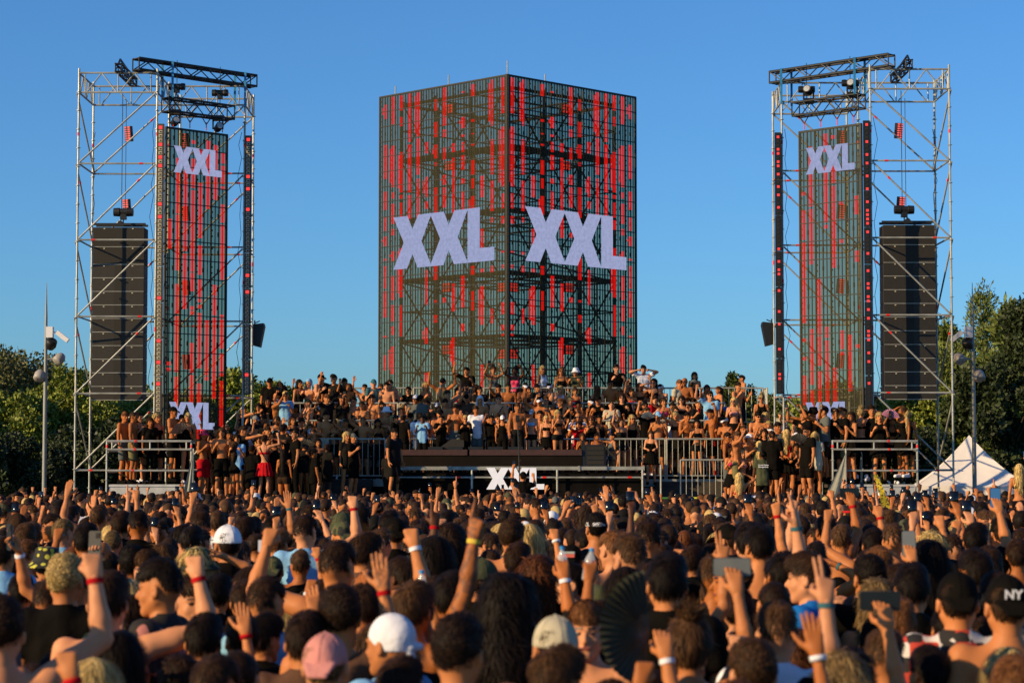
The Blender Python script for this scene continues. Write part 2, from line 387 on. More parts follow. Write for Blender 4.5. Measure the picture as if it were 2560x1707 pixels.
def side_tower(side):
    nm = 'left' if side > 0 else 'right'; dy = 0 if side > 0 else -.55
    def W(x, y, z=0): return Vector((x * side, y + dy, z))
    t = empty('scaffold_tower', W(-9.42, 61.07), label='tall silver scaffold tower on the %s side of the stage' % nm, cat='scaffold tower', group='scaffold towers beside the stage')
    o0 = Vector(t.location)
    def WL(x, y, z=0): return W(x, y, z) - o0
    PA = {'A': (-11.5, 59), 'B': (-9.42, 59), 'C': (-11.5, 61.07), 'M': (-9.42, 61.07), 'D': (-7.34, 61.07), 'N': (-9.42, 63.14), 'E': (-7.34, 63.14)}
    for k, (x, y) in PA.items():
        mb = MB(); mb.tube(WL(x, y, 0), WL(x, y, 13.0), .028, 8)
        for j in range(25):
            z = .5 * j + .37; mb.tube(WL(x, y, z), WL(x, y, z + .012), .062, 8)
            if j % 4 == 2: mb.tube(WL(x, y, z - .08), WL(x, y, z + .05), .034, 8)
        for z in (5.3 + (ord(k) % 5) * .7, 11.2): mb.tube(WL(x, y, z), WL(x, y, z + .12), .032, 8, m=1)
        mb.build('post', [GALV, RED], t, smooth=False)
    faces = [('A', 'B'), ('A', 'C'), ('B', 'M'), ('C', 'M'), ('M', 'D'), ('M', 'N'), ('D', 'E'), ('N', 'E')]
    for li, z in enumerate(LV):
        for fi, (a, b) in enumerate(faces):
            pa, pb = PA[a], PA[b]; zz = z + .0 + (fi % 3) * .012
            mb = MB(); A, B = WL(*pa, zz), WL(*pb, zz); mb.tube(A, B, .024, 6)
            if fi in (0, 4, 6, 7) or (fi + li) % 3 == 0:
                f_ = .8 if (li + fi) % 3 else .2; mb.tube(A.lerp(B, f_ - .02), A.lerp(B, f_ + .025), .028, 6, m=1)
            mb.build('ledger', [GALV, RED], t)
    dg = [('A', 'B'), ('C', 'M'), ('C', 'A'), ('M', 'D'), ('N', 'E')]
    lv2 = LV + [TRB]
    for li in range(5):
        for fi, (a, b) in enumerate(dg):
            pa, pb = PA[a], PA[b]; off = .03 * (-1 if fi < 3 else 1)
            mb = MB(); A = WL(pa[0] + .04, pa[1] + off, lv2[li] + .03); B = WL(pb[0] - .04, pb[1] + off, lv2[li + 1] - .03)
            mb.tube(A, B, .023, 6)
            if (li + fi) % 2: mb.tube(A.lerp(B, .77), A.lerp(B, .80), .028, 6, m=1)
            mb.build('brace', [GALV, RED], t)
    A = WL(*PA['A'], .35); 
    for a, b in faces:
        mb = MB(); lattice(mb, WL(*PA[a]), WL(*PA[b]), TRB, TRT); mb.build('lattice_beam', GALV, t)
    # cables
    rr = random.Random(3 + side)
    for (x, y) in ((-9.5, 58.97), (-7.42, 61.0), (-11.44, 61.0)):
        z = 11.6; mb = MB()
        while z > 3.4:
            L = rr.uniform(.5, 1.2); q = WL(x + .01, y, z); r_ = WL(x + .01, y, z - L); m_ = WL(x - rr.uniform(.02, .10), y - .02, z - L / 2)
            mb.tube(q, m_, .009, 4); mb.tube(m_, r_, .009, 4); z -= L
        mb.build('cable', BLK, t)
    # roof truss laid on top + lower hanging truss
    rt = empty('roof_truss', W(-8.5, 60.1, TRT + .03), label='black box truss lying across the top of the %s scaffold tower' % nm, cat='truss', group='black trusses over the towers'); o1 = Vector(rt.location)
    mb = MB(); a_, b_ = W(-9.95, 58.75, TRT + .04) - o1, W(-7.14, 61.4, TRT + .04) - o1; box_truss(mb, a_, b_, .30, .30, r=.033); mb.build('truss', BLK, rt)
    for f_ in (.26, .88):
        c = a_.lerp(b_, f_); mb = MB()
        for k in (-1, 1):
            v = Vector((.16 * k, -.16 * k * side, 0)); mb.box((c.x + v.x - .03, c.y + v.y - .006, c.z - .65), (c.x + v.x + .03, c.y + v.y + .006, c.z + .33))
        mb.box((c.x - .16, c.y - .1, c.z + .325), (c.x + .16, c.y + .1, c.z + .34))
        mb.build('strap', BLUE, rt)
    ht = empty('hanging_truss', W(-8.5, 60.1, 11.9), label='short black truss hung above the %s LED screen' % nm, cat='truss', group='black trusses over the towers'); o2 = Vector(ht.location)
    P, Q = Vector((-9.26, 59.38)), Vector((-7.70, 60.88))
    mb = MB(); box_truss(mb, W(P.x, P.y, 11.92) - o2, W(Q.x, Q.y, 11.92) - o2, .34, .36, bay=.36, r=.03)
    for f_ in (.12, .37, .62, .87):
        c = Vector((P.x + (Q.x - P.x) * f_, P.y + (Q.y - P.y) * f_)); 
        for k in (-.12, .12): mb.tube(W(c.x + k, c.y + k * .9, 11.92) - o2, W(c.x, c.y, 11.70) - o2, .014, 5)
    mb.build('truss', BLK, ht)
    mb = MB()
    for f_ in (.12, .37, .62, .87):
        c = Vector((P.x + (Q.x - P.x) * f_, P.y + (Q.y - P.y) * f_)); mb.tube(W(c.x, c.y, 11.76) - o2, W(c.x, c.y, 11.54) - o2, .014, 5, m=0)
    mb.build('shackle', RED, ht)
    for k, f_ in enumerate((.17, .83)):
        c = Vector((P.x + (Q.x - P.x) * f_, P.y + (Q.y - P.y) * f_)); 
        h = empty('chain_motor', W(c.x, c.y, 12.62), label='black chain motor above the %s end of the %s hanging truss' % (('outer', 'inner')[k], nm), cat='chain motor', group='chain motors on the towers')
        mb = MB(); M = Matrix.Rotation(R(90), 4, 'Y'); mb.lathe([(0, -.22), (.09, -.22), (.10, -.12), (.085, -.1), (.085, .1), (.10, .12), (.09, .22), (0, .22)], n=10, M=M); mb.box((-.07, -.07, -.16), (.07, .07, .05)); mb.build('motor_body', BLK, h)
        mb = MB(); mb.tube((0, 0, .1), (0, 0, .72), .012, 4); mb.tube((0, 0, -.12), (0, 0, -.38), .012, 4); mb.build('chain', CHAIN, h)
        l = empty('moving_head_lamp', W(c.x - .05, c.y - .02, 12.20), label='moving head spotlight on the %s end of the %s hanging truss' % (('outer', 'inner')[k], nm), cat='spotlight', group='moving head spotlights')
        l.location.z = 12.3 if side < 0 else 11.92; sg = 1 if side < 0 else -1
        mb = MB(); mb.box((-.14, -.10, -.07), (.14, .10, .07)); mb.build('base', BLK, l)
        mb = MB(); mb.box((-.15, -.04, .06 * sg if sg > 0 else -.30), (-.115, .04, .30 if sg > 0 else -.06)); mb.box((.115, -.04, .06 if sg > 0 else -.30), (.15, .04, .30 if sg > 0 else -.06)); mb.build('yoke', BLK, l)
        M = Matrix.Translation((0, 0, .27 * sg)) @ Matrix.Rotation(R(70), 4, 'X') @ Matrix.Rotation(R(25 * side), 4, 'Y')
        mb = MB(); mb.lathe([(0, -.14), (.07, -.13), (.1, -.05), (.105, .12), (.11, .17), (.0, .165)], n=12, M=M); hd = mb.build('lamp_head', BLK, l, smooth=False)
        mb = MB(); mb.lathe([(0, .175), (.085, .172)], n=12, M=M); mb.build('lens', GLASS, hd)
    # LED screen, hung below
    ss = empty('side_led_screen', W(-8.52, 60.2, 0), label='narrow hanging LED screen with XXL letters on the %s tower' % nm, cat='LED screen', group='side LED screens')
    rr = random.Random(11 if side > 0 else 23); bars = []
    for c in range(8):
        x = .125 + c * .25; z = rr.uniform(0, 1.2)
        dens = (.75, .95, .7, .85, .95, .6, .8, .95)[c if side > 0 else 7 - c]
        while z < 7.3:
            L = rr.choice((.1, .3, .5, .8, 1.5, 2.2)); 
            if rr.random() < dens * (.80 if side > 0 else .66): bars.append((x - .075, x + .055, z, z + L))
            z += L + rr.choice((.03, .06, .12, .4))
    ang = math.atan2(1.4, 1.42)
    if side > 0: P0 = (-9.226, 59.5); a2 = ang
    else: P0 = (9.226 - 2 * math.cos(ang), 59.5 + dy + 2 * math.sin(ang)); a2 = -ang
    led_local(ss, P0, a2, 2.0, 3.1, 11.5, bars, 8, [(.22, 10.32, 1.6, .72), (.14, 3.45, 1.5, .72)])
    # line array
    la = empty('line_array_speaker', W(-10.52, 60.05, 8.9), label='tall hanging stack of black loudspeaker cabinets in the %s tower' % nm, cat='loudspeaker stack', group='line array speakers')
    o3 = Vector(la.location); z = 8.83
    for k in range(12):
        h = .53 if k == 0 else (.47 if k == 1 else .362); wd = .68; cx = 0
        mb = MB(); d0 = -.42
        z0, z1 = z - h + .012 - o3.z, z - o3.z
        mb.box((-wd, d0, z0), (wd, .25, z1))
        ob = mb.build('speaker_cabinet', CAB if k > 1 else GRL, la)
        mb = MB()
        if k > 1: mb.box((-.10, d0 - .004, z0 + .01), (.10, d0 + .01, z1 - .01))
        mb.box((-wd - .002, d0 - .006, z0 - .012), (wd + .002, d0 + .03, z0 + .004), 1)
        for q in (-.38, .38): mb.box((q - .02, d0 - .008, z1 - .05), (q + .02, d0 + .002, z1 - .02), 2)
        mb.build('grille_slot', [GRL, ALU2, CELL], ob)
        z -= h
    mb = MB(); mb.box((-.7, -.3, .0), (.7, -.26, .06)); mb.box((-.7, .1, .0), (.7, .14, .06)); mb.box((-.04, -.3, .06), (.04, .14, .12)); mb.build('rigging_frame', BLK, la)
    h = empty('chain_motor', W(-10.46, 60.0, 9.28), label='large black chain hoist above the %s loudspeaker stack' % nm, cat='chain motor', group='chain motors on the towers')
    mb = MB(); M = Matrix.Rotation(R(90), 4, 'Y'); mb.lathe([(0, -.27), (.11, -.26), (.12, -.1), (.10, -.09), (.10, .09), (.12, .1), (.11, .26), (0, .27)], n=12, M=M); mb.box((-.08, -.08, -.2), (.08, .08, .05)); mb.build('motor_body', BLK, h)
    mb = MB(); mb.tube((-.05, 0, .1), (-.05, 0, 3.2), .012, 4); mb.tube((.05, 0, .1), (.05, 0, 3.0), .01, 4); mb.tube((0, 0, -.2), (0, 0, -.36), .02, 4); mb.build('chain', CHAIN, h)
    # little cantilever beam over it
    cb = empty('hoist_beam', W(-10.5, 60.0, 12.8), label='black cantilever beam carrying the %s loudspeaker hoist' % nm, cat='beam', group='hoist beams'); o4 = Vector(cb.location)
    mb = MB(); a_, b_ = W(-10.43, 58.85, 12.90) - o4, W(-10.41, 61.15, 12.90) - o4; box_truss(mb, a_, b_, .16, .2, bay=.3, r=.03); mb.tube(a_ + Vector((0, 0, .2)), a_ + Vector((0, .25, .36)), .03, 5); mb.tube(a_ + Vector((0, .25, .36)), b_ + Vector((0, 0, .2)), .03, 5)
    mb.build('beam', BLK, cb)
    # LED battens
    for k, (x, y, z0, z1) in enumerate(((-9.30, 58.86, 3.85, 11.5), (-7.22, 60.93, 4.4, 11.5))):
        b = empty('led_batten', W(x, y, z0), rz=0, label='vertical strip of square %s LED cells on the %s post of the %s tower' % ('pale' if side > 0 else 'dark', ('outer', 'inner')[k], nm), cat='light strip', group='vertical LED strips')
        mb = MB(); n = int((z1 - z0) / .96)
        for q in range(n + 1):
            zz = q * .97; top = min(zz + .955, z1 - z0)
            if top - zz < .1: continue
            mb.box((-.085, 0, zz), (.085, .10, top))
            mb.box((.085, .02, zz + .03), (.12, .08, zz + .07)); 
        mb.build('housing', BLK if side < 0 else mat('batten_housing', (.05, .04, .025), .6), b)
        c = MB(); nn = int((z1 - z0 - .05) / .113); rr = random.Random(5 + k)
        for q in range(nn):
            zz = .05 + q * .113; red = rr.random() < (.12 if side > 0 else .33)
            if side > 0: 
                c.box((-.05, -.006, zz), (.045, .003, zz + .085), 1 if red else 0)
                if not red: c.box((-.022, -.009, zz + .018), (.03, -.002, zz + .055), 2)
            else: c.box((-.033, -.008, zz), (.033, .003, zz + .066), 1 if red else 2)
        c.build('led_cells', [CELL, EMR, GRL], b)
    # strobes
    lst = [((320, 336), 61.2), ((315, 518), 61.2), ((461, 353), 63.05), ((463, 535), 63.05), ((464, 720), 63.05), ((464, 905), 63.05)]
    for k, ((x, y), Y) in enumerate(lst):
        p = at(x, y, Y)
        q = W(p.x, Y - .06, p.z); s_ = stro if side < 0 or k else None
        if s_ is None:
            s_ = blinder('strobe_lamp', 2, 7, .19, .42, EMR2); tag(s_, cat='lamp', group='red strobe lamps on the towers'); globals()['stro'] = s_; s_.location = q
        else: s_ = copy_thing(s_, q)
        s_.rotation_euler = (R(8), 0, R(-25 * side))
        s_['label'] = 'red strobe lamp %s on the %s tower' % (('clamped to the highest free brace', 'just above the loudspeaker stack', 'behind the top letters of the LED screen', 'second from top behind the LED screen', 'third from top behind the LED screen', 'lowest behind the LED screen')[k], nm)
    # side speaker
    sp = empty('fill_speaker', W(-7.08, 61.3, 6.05), label='small black angled loudspeaker on the inner post of the %s tower' % nm, cat='loudspeaker', group='small side loudspeakers')
    mb = MB(); P6 = [(-.02, -.28), (.17, -.33), (.28, .25), (.26, .33), (-.02, .30)]; P6 = [(x * side, z) for x, z in P6]
    if side < 0: P6 = P6[::-1]
    mb.poly(P6[::-1], .4, None, quads=[(4, 3, 2, 1, 0)]); mb.build('cabinet', BLK, sp); mb = MB(); mb.tube((0, .2, .34), (.14 * side, .2, .40), .015, 5); mb.tube((0, .2, .42), (0, .2, .2), .02, 5); mb.build('bracket', BLK, sp)
side_tower(1); side_tower(-1)

# ================================================================ side platforms
def platform(side):
    nm = 'left' if side > 0 else 'right'; sx = side
    t = empty('viewing_platform', (-9.3 * sx, 58.3, 0), label='raised scaffold platform with white front edge on the %s' % nm, cat='platform', group='side platforms')
    o0 = Vector(t.location)
    def b(mb, x0, x1, y0, y1, z0, z1, m=0):
        a_, c_ = sorted((x0 * sx, x1 * sx)); mb.box((a_ - o0.x, y0 - o0.y, z0), (c_ - o0.x, y1 - o0.y, z1), m)
    def tb(mb, p, q, r=.024, m=0): mb.tube(Vector((p[0] * sx, p[1], p[2])) - o0, Vector((q[0] * sx, q[1], q[2])) - o0, r, 6, m)
    mb = MB(); b(mb, -10.3, -8.25, 57.4, 59.3, 1.90, 1.985); mb.build('deck', DECK, t)
    mb = MB(); b(mb, -10.3, -8.25, 57.36, 57.395, 1.72, 1.99); b(mb, -10.3, -8.25, 57.34, 57.358, 1.93, 1.985); mb.build('front_rim', ALU, t)
    for (x, y) in ((-10.36, 57.34), (-8.2, 57.34), (-10.36, 59.35), (-8.2, 59.35), (-9.3, 57.45)):
        mb = MB(); tb(mb, (x, y, 0), (x, y, 3.12 if x != -9.3 else 1.7), .028)
        for z in (.6, 1.1, 1.6, 2.1, 2.6, 2.9): 
            if z < (3 if x != -9.3 else 1.7): tb(mb, (x, y, z), (x, y, z + .012), .055)
        tb(mb, (x, y, 2.92), (x, y, 3.0), .033, 1) if x != -9.3 else None
        mb.build('post', [GALV, RED], t)
    for z, r in ((3.09, .03), (2.88, .026), (2.34, .026)):
        mb = MB(); tb(mb, (-10.36, 57.3, z), (-8.2, 57.3, z), r); tb(mb, (-9.95 + z * .1, 57.3, z), (-9.90 + z * .1, 57.3, z), r + .008, 1); mb.build('front_rail', [GALV, RED], t)
        mb = MB(); tb(mb, (-10.36, 57.34, z - .03), (-10.36, 59.35, z - .03), .024); tb(mb, (-8.2, 59.35, z), (-8.2 - 2.1, 59.35, z), .02); mb.build('side_rail', [GALV, RED], t)
    mb = MB()
    for x in (-10.22, -9.25, -8.32): tb(mb, (x, 57.3, 2.88), (x, 57.3, 3.09), .022)
    mb.build('rail_spacer', GALV, t)
    mb = MB(); b(mb, -10.3, -8.25, 57.6, 57.62, 0.0, 1.7); mb.build('skirt_cloth', BLKF, t)
    c = empty('banner_cloth', (-8.35 * sx, 57.2, 0), label='grey triangular cloth hanging beside the %s platform stairs' % nm, cat='cloth', group='grey stair cloths')
    mb = MB(); pts = [(0.30 if side > 0 else -.30, 2.85), (.30 * sx, 1.55), (-.03 * sx if side > 0 else -.42, 1.52)]
    pts = [(.33 * sx, 2.85), (.33 * sx, 1.48), (-.0 if side > 0 else -.0 + .02, 1.50)]
    pts = [(.22 * sx, 2.85), (.22 * sx, 1.5), (-.08 * sx, 1.52)] if side > 0 else [(-.16 + .33, 2.80), (-.16 - .33, 1.45), (-.16 + .33, 1.5)]
    V = []; Fc = []; n = 9
    A, B, C_ = [Vector((x, 0, z)) for x, z in pts]
    for i in range(n + 1):
        f_ = i / n
        for j in range(n + 1):
            g = j / n; p = A.lerp(B.lerp(C_, g), f_); V.append((p.x, .03 * math.sin(g * 11) * f_, p.z))
    for i in range(n):
        for j in range(n): q = i * (n + 1) + j; Fc.append((q, q + 1, q + n + 2, q + n + 1))
    mb.add(V, Fc); V2 = [(x, y + .012, z) for x, y, z in V]; mb.add(V2, [f[::-1] for f in Fc]); mb.build('cloth', CLOTH, c)
    mb = MB(); mb.tube((pts[0][0], .03, 1.2), (pts[0][0], .03, 2.9), .02, 6); mb.build('pole', GALV, c)
platform(1); platform(-1)

# ================================================================ terraces, decks
TIER = {'1': (63.0, 64.5, 2.10), '2': (64.5, 66.0, 2.65), '3': (66.0, 67.5, 3.20), '4': (67.5, 69.2, 3.70)}
tr = empty('terrace_stand', (0, 63, 0), label='stepped grey terrace stand behind the DJ stage', cat='terrace stand')
for k, (y0, y1, z) in TIER.items():
    xa, xb = {'1': (-6.9, 6.4), '2': (-7.4, 6.6), '3': (-7.6, 7.2), '4': (-7.2, 7.7)}[k]
    mb = MB(); mb.box((xa, y0 - 63 + .02, z - .10), (xb, y1 - 63 + .015, z)); mb.build('tier_deck', DECK, tr)
    mb = MB(); mb.box((xa, y0 - 63 - .03, z - .20), (xb, y0 - 63 + .018, z + .005), 0); mb.build('tier_rim', ALU2, tr)
    mb = MB(); mb.box((xa, y0 - 63 + .05, 0), (xb, y0 - 63 + .07, z - .2)); mb.build('riser_cloth', BLKF, tr)
    mb = MB()
    for i in range(12):
        x = xa + .1 + (xb - xa - .2) * i / 11; mb.tube((x, y0 - 62.99, 0), (x, y0 - 62.99, z - .1), .025, 6)
    mb.tube((xa, y0 - 63.02, z - .55), (xb, y0 - 63.02, z - .55), .024, 6); mb.build('support_leg', GALV2, tr)
for (x0, x1, y0, y1, z, lab) in ((-8.35, -3.6, 57.9, 63.0, 1.56, 'dark access stairs and landing left of the DJ stage'), (3.7, 8.4, 57.0, 63.0, 1.5, 'dark access stairs and landing right of the DJ stage')):
    s_ = empty('landing', ((x0 + x1) / 2, y0, 0), label=lab, cat='landing', group='landings beside the DJ stage'); w = (x1 - x0) / 2
    mb = MB(); mb.box((-w, .02, z - .1), (w, y1 - y0, z)); mb.build('deck', DECK, s_)
    mb = MB(); mb.box((-w, 0, 0), (w, .018, z - .02)); mb.build('skirt_cloth', BLKF, s_)
    mb = MB(); mb.box((-w, -.02, z - .09), (w, -.002, z - .01)); mb.build('rim', BLK, s_)
    mb = MB()
    for i in range(3): mb.box((-w + .3, y1 - y0 - 1.2 + i * .4, z + .002), (w - .3, y1 - y0, z + .18 * (i + 1)))
    mb.build('step', DECK, s_)
# crowd barriers on the tiers: each section is a thing
def barrier_mesh(L, H=1.13, step=.155):
    mb = MB(); mb.tube((0, 0, H), (L, 0, H), .026, 8); mb.tube((0, 0, .10), (L, 0, .10), .022, 6); mb.tube((0, 0, 0), (0, 0, H), .024, 6); mb.tube((L, 0, 0), (L, 0, H), .024, 6)
    fr = mb.mesh('barrier_frame'); fr.materials.append(GALV2)
    mb = MB(); n = int(L / step)
    for i in range(1, n): mb.tube((L * i / n, 0, .1), (L * i / n, 0, H), .011, 5)
    br = mb.mesh('barrier_bars'); br.materials.append(GALV2); return fr, br
BM = barrier_mesh(2.0)
def barrier(x, y, z, lab, rz=0, sx=1.):
    e = empty('crowd_barrier', (x, y, z), rz=rz, label=lab, cat='barrier', group='steel barriers on the terrace tiers'); e.scale = (sx, 1, 1)
    link('frame', BM[0], e); link('bars', BM[1], e)
ordn = ['first', 'second', 'third', 'fourth', 'fifth', 'sixth', 'seventh', 'eighth', 'ninth']
for k, nm in (('1', 'lowest'), ('2', 'second'), ('3', 'third'), ('4', 'top')):
    y0, y1, z = TIER[k]; xa, xb = {'1': (-5.5, 6.3), '2': (-7.0, 6.0), '3': (-7.2, 6.3), '4': (-5.1, 7.6)}[k]
    n = round((xb - xa) / 2.05); w = (xb - xa) / n
    for i in range(n):
        barrier(xa + i * w + .02, y0 + .03, z, 'grey steel barrier, %s from the left, along the %s terrace tier' % (ordn[i], nm), sx=(w - .05) / 2)
barrier(7.7, 67.55, 3.7, 'grey steel barrier closing the right end of the top tier', rz=R(90), sx=.8)
barrier(6.42, 61.2, 1.9, 'low grey steel barrier on the stairs right of the DJ stage', rz=R(100), sx=.8)
barrier(4.55, 60.6, 1.5, 'curved grey railing section near the yellow and green tube', sx=.95)

# ================================================================ DJ stage
dj = empty('dj_stage', (0, 60.6, 0), label='low scaffold stage with silver edge under the black DJ desk', cat='stage')
mb = MB(); mb.box((-3.4, -.05, 2.36), (3.55, .0, 2.455)); 
for i in range(5): mb.box((-3.4 + i * 1.737 - .03, -.07, 2.33), (-3.4 + i * 1.737 + .03, -.052, 2.47))
mb.build('silver_rim', ALU2, dj)
mb = MB(); mb.box((-3.4, .003, 2.37), (3.55, 2.35, 2.45)); mb.build('deck', DECK, dj)
for i in range(4):
    x = -3.38 + i * 2.3; mb = MB(); mb.tube((x, -.1, 0), (x, -.1, 2.36), .03, 8); mb.tube((x, -.1, 2.12), (x, -.1, 2.135), .06, 8)
    mb.build('leg', GALV, dj)
for i in range(3):
    x = -3.38 + i * 2.3; mb = MB(); mb.tube((x, -.1, 2.16), (x + 2.3, -.1, 2.16), .025, 6); mb.tube((x + 1.9, -.1, 2.16), (x + 2.0, -.1, 2.16), .03, 6, m=1); mb.build('ledger', [GALV, RED], dj)
mb = MB(); mb.box((-3.4, .06, 0), (3.55, .08, 2.3)); mb.build('back_cloth', BLKF, dj)
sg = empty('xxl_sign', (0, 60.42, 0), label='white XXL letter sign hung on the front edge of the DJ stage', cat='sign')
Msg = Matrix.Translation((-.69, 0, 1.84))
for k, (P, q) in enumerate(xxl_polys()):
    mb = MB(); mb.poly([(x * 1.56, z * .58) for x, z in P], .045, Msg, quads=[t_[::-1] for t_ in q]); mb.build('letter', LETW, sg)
dk = empty('dj_desk', (-.7, 61.2, 2.455), label='long black DJ desk with brown top panel on the stage', cat='DJ desk')
BRN = mat('brown_desk_top', (.055, .022, .014), .5, var=.2)
mb = MB(); mb.box((-2.6, 0, 0), (2.6, .75, .30)); mb.build('desk_body', mat('black_desk_panel', (.009, .006, .004), .8, var=.3, scale=2., spec=.1), dk)
for x0, x1 in ((-2.6, -.52), (-.46, 2.6)): mb = MB(); mb.box((x0, -.03, .305), (x1, .7, .46)); mb.build('top_panel', BRN, dk)
mb = MB()
for i in range(6): mb.box((-1.6 + i * .55, .12, .465), (-1.2 + i * .55, .55, .54))
mb.build('mixer_deck', BLK, dk)
eq = empty('equipment_rack', (2.15, 61.2, 2.45), label='black flight case rack with cables at the right end of the desk', cat='equipment rack')
mb = MB(); mb.box((-.15, 0, 0), (.40, .5, .60)); mb.box((-.25, .02, .0), (-.16, .45, .72)); mb.build('case', BLK, eq)
mb = MB()
for i in range(4): mb.box((-.1, -.012, .06 + i * .13), (.36, -.001, .16 + i * .13)); mb.tube((.3 + i * .05, -.02, .7 - i * .1), (.7, -.05, .15 + i * .03), .012, 5)
mb.build('front_unit', GRL, eq)
for k, (bx, by) in enumerate(((740, 925), (1290, 1000))):
    p = at(960 + bx / 4.3545, 900 + by / 4.3545, 61.8)
    if k: continue
    m_ = empty('monitor_speaker', (p.x, 61.75, 2.92), label='black wedge monitor speaker on the DJ desk left half', cat='loudspeaker'); mb = MB(); mb.poly([(-.42, 0), (.0, .30), (.33, .26), (.33, 0)], .4, quads=[(3, 2, 1, 0)][::-1]); mb.build('cabinet', CAB, m_)
cp = empty('camera_pole', (.155 * 0 + at(1297, 1100, 59.2).x, 59.2, 1.9), label='thin pole with a camera head raised in front of the DJ desk', cat='camera pole')
mb = MB(); mb.tube((.03, 0, 0), (-.03, 0, 1.75), .018, 6); 
for i in range(8): mb.tube((.02 - i * .006, -.02, .3 + i * .18), (.07 - i * .006, -.02, .36 + i * .18), .012, 5)
mb.build('pole', BLK, cp); mb = MB(); mb.box((-.08, -.06, 1.72), (.02, .05, 1.9)); mb.tube((-.03, -.06, 1.8), (-.03, -.13, 1.8), .04, 8); mb.build('camera_head', BLK, cp)
# painted tube to the right of the stage
t2 = empty('painted_scaffold_tube', (5.2, 60.3, 1.6), label='green and yellow painted scaffold tube with red tape right of the stage', cat='scaffold tube')
mb = MB(); mb.tube((-1.3, 0, 0), (-.4, 0, 0), .035, 8, 0); mb.tube((-.4, 0, 0), (.15, 0, 0), .036, 8, 1); mb.tube((.15, 0, 0), (1.0, 0, 0), .035, 8, 0); mb.tube((1.0, 0, 0), (1.1, 0, 0), .037, 8, 2); mb.tube((1.1, 0, 0), (2.0, 0, -.02), .034, 8, 3)
mb.build('tube', [mat('green_paint', (.05, .16, .03), .5), mat('yellow_paint', (.55, .6, .03), .5), RED, GALV], t2)
for x in (-2.6, -1.3, .0, 1.2):
    pass
mb = MB()
for x in (-1.2, 1.7): mb.tube((x, 0, -1.6), (x, 0, .9), .026, 6)
mb.build('post', GALV, t2)

# ================================================================ lamp posts, tent
def lamp_post(x, px_top, lab, s, Y):
    p = empty('lamp_post', (x, Y, 0), label=lab, cat='lamp post', group='tall lamp posts with cameras')
    mb = MB(); mb.lathe([(.066, 0), (.064, 1.0), (.055, 5.0), (.05, 5.1), (.038, 6.6), (.02, 7.1), (.008, 7.55)], n=12); mb.build('pole', POLE, p, smooth=True)
    for k, (dx, z, tl) in enumerate(((.38, 5.42, 1), (-.16, 4.95, -1), (.16, 5.85, 0))):
        dx *= s; mb = MB(); M = Matrix.Translation((dx, -.05, z)) @ Matrix.Rotation(R(-70 * tl * s), 4, 'Y') if tl else Matrix.Translation((dx, .05, z)) @ Matrix.Rotation(R(160), 4, 'X')
        M = Matrix.Translation((dx, -.05, z)) @ Matrix.Rotation(R((35, 10, 200)[k] * s), 4, 'Y') @ Matrix.Rotation(R(-30), 4, 'X')
        mb.lathe([(.0, .2), (.09, .17), (.15, .07), (.155, -.08), (.13, -.12), (.0, -.10)], n=12, M=M); h = mb.build('lamp_head', LAMPG if k < 2 else BLK, p, smooth=True)
        mb = MB(); mb.tube((0, 0, z), (dx, -.03, z + .02), .03, 6); mb.build('arm', POLE, p)
    mb = MB(); mb.box((.02 * s if s > 0 else -.22, -.1, 6.02), (.2 if s > 0 else -.02, .1, 6.32)); mb.build('camera_box', WHITE, p)
    mb = MB(); M = Matrix.Translation((.46 * s, -.02, 6.05)) @ Matrix.Rotation(R(38 * s), 4, 'Y'); mb.box((-.2, -.06, -.06), (.2, .06, .06), 0, M); mb.tube((.2 * s, 0, 6.18), (.42 * s, 0, 6.12), .02, 5); mb.build('security_camera', WHITE, p)
lamp_post(at(113, 1000, 62).x, 0, 'grey lamp post with round lamps and cameras on the left', 1, 62)
lamp_post(at(2434, 1000, 62).x, 0, 'grey lamp post with round lamps and cameras on the right', -1, 62)
tn = empty('marquee_tent', (at(2424, 1200, 65.4).x, 65.4, 0), rz=R(-8), label='white pyramid marquee tent at the right edge behind the crowd', cat='tent')
def tent():
    n = 14; V = []; Fc = []; ap = Vector((0, 0, 3.38)); e = 1.6; ez = 1.90
    cs = [Vector((-e, -e, ez)), Vector((e, -e, ez)), Vector((e, e, ez)), Vector((-e, e, ez))]
    for k in range(4):
        b0 = len(V)
        for i in range(n + 1):
            f_ = i / n
            for j in range(n + 1):
                g = j / n; p = ap.lerp(cs[k].lerp(cs[(k + 1) % 4], g), f_); p.z -= .13 * math.sin(math.pi * min(f_ * 1.0, 1)) * (1 + .6 * math.sin(math.pi * g) * f_) + .01 * math.sin(g * 23) * f_; V.append(tuple(p))
        for i in range(n):
            for j in range(n): q = b0 + i * (n + 1) + j; Fc.append((q, q + n + 1, q + n + 2, q + 1))
    mb = MB(); mb.add(V, Fc); mb.build('roof_canvas', TENT, tn, smooth=True)
    mb = MB()
    for k in range(4):
        a_, b_ = cs[k], cs[(k + 1) % 4]; V = []; n2 = 20
        out = ((a_ + b_) / 2); out.z = 0; out.normalize()
        for i in range(n2 + 1):
            p = a_.lerp(b_, i / n2); w = out * (.02 + .012 * math.sin(i * 1.7)); V += [(p.x + w.x * .3, p.y + w.y * .3, ez + .01), (p.x + w.x, p.y + w.y, ez - .26 - .015 * math.sin(i * .9))]
        mb.add(V, [(2 * i, 2 * i + 1, 2 * i + 3, 2 * i + 2) for i in range(n2)])
    mb.build('valance', TENT, tn, smooth=True)
    for c in cs: mb = MB(); mb.tube((c.x * .98, c.y * .98, 0), (c.x * .98, c.y * .98, ez - .02), .025, 6); mb.build('leg', ALU2, tn)
tent()

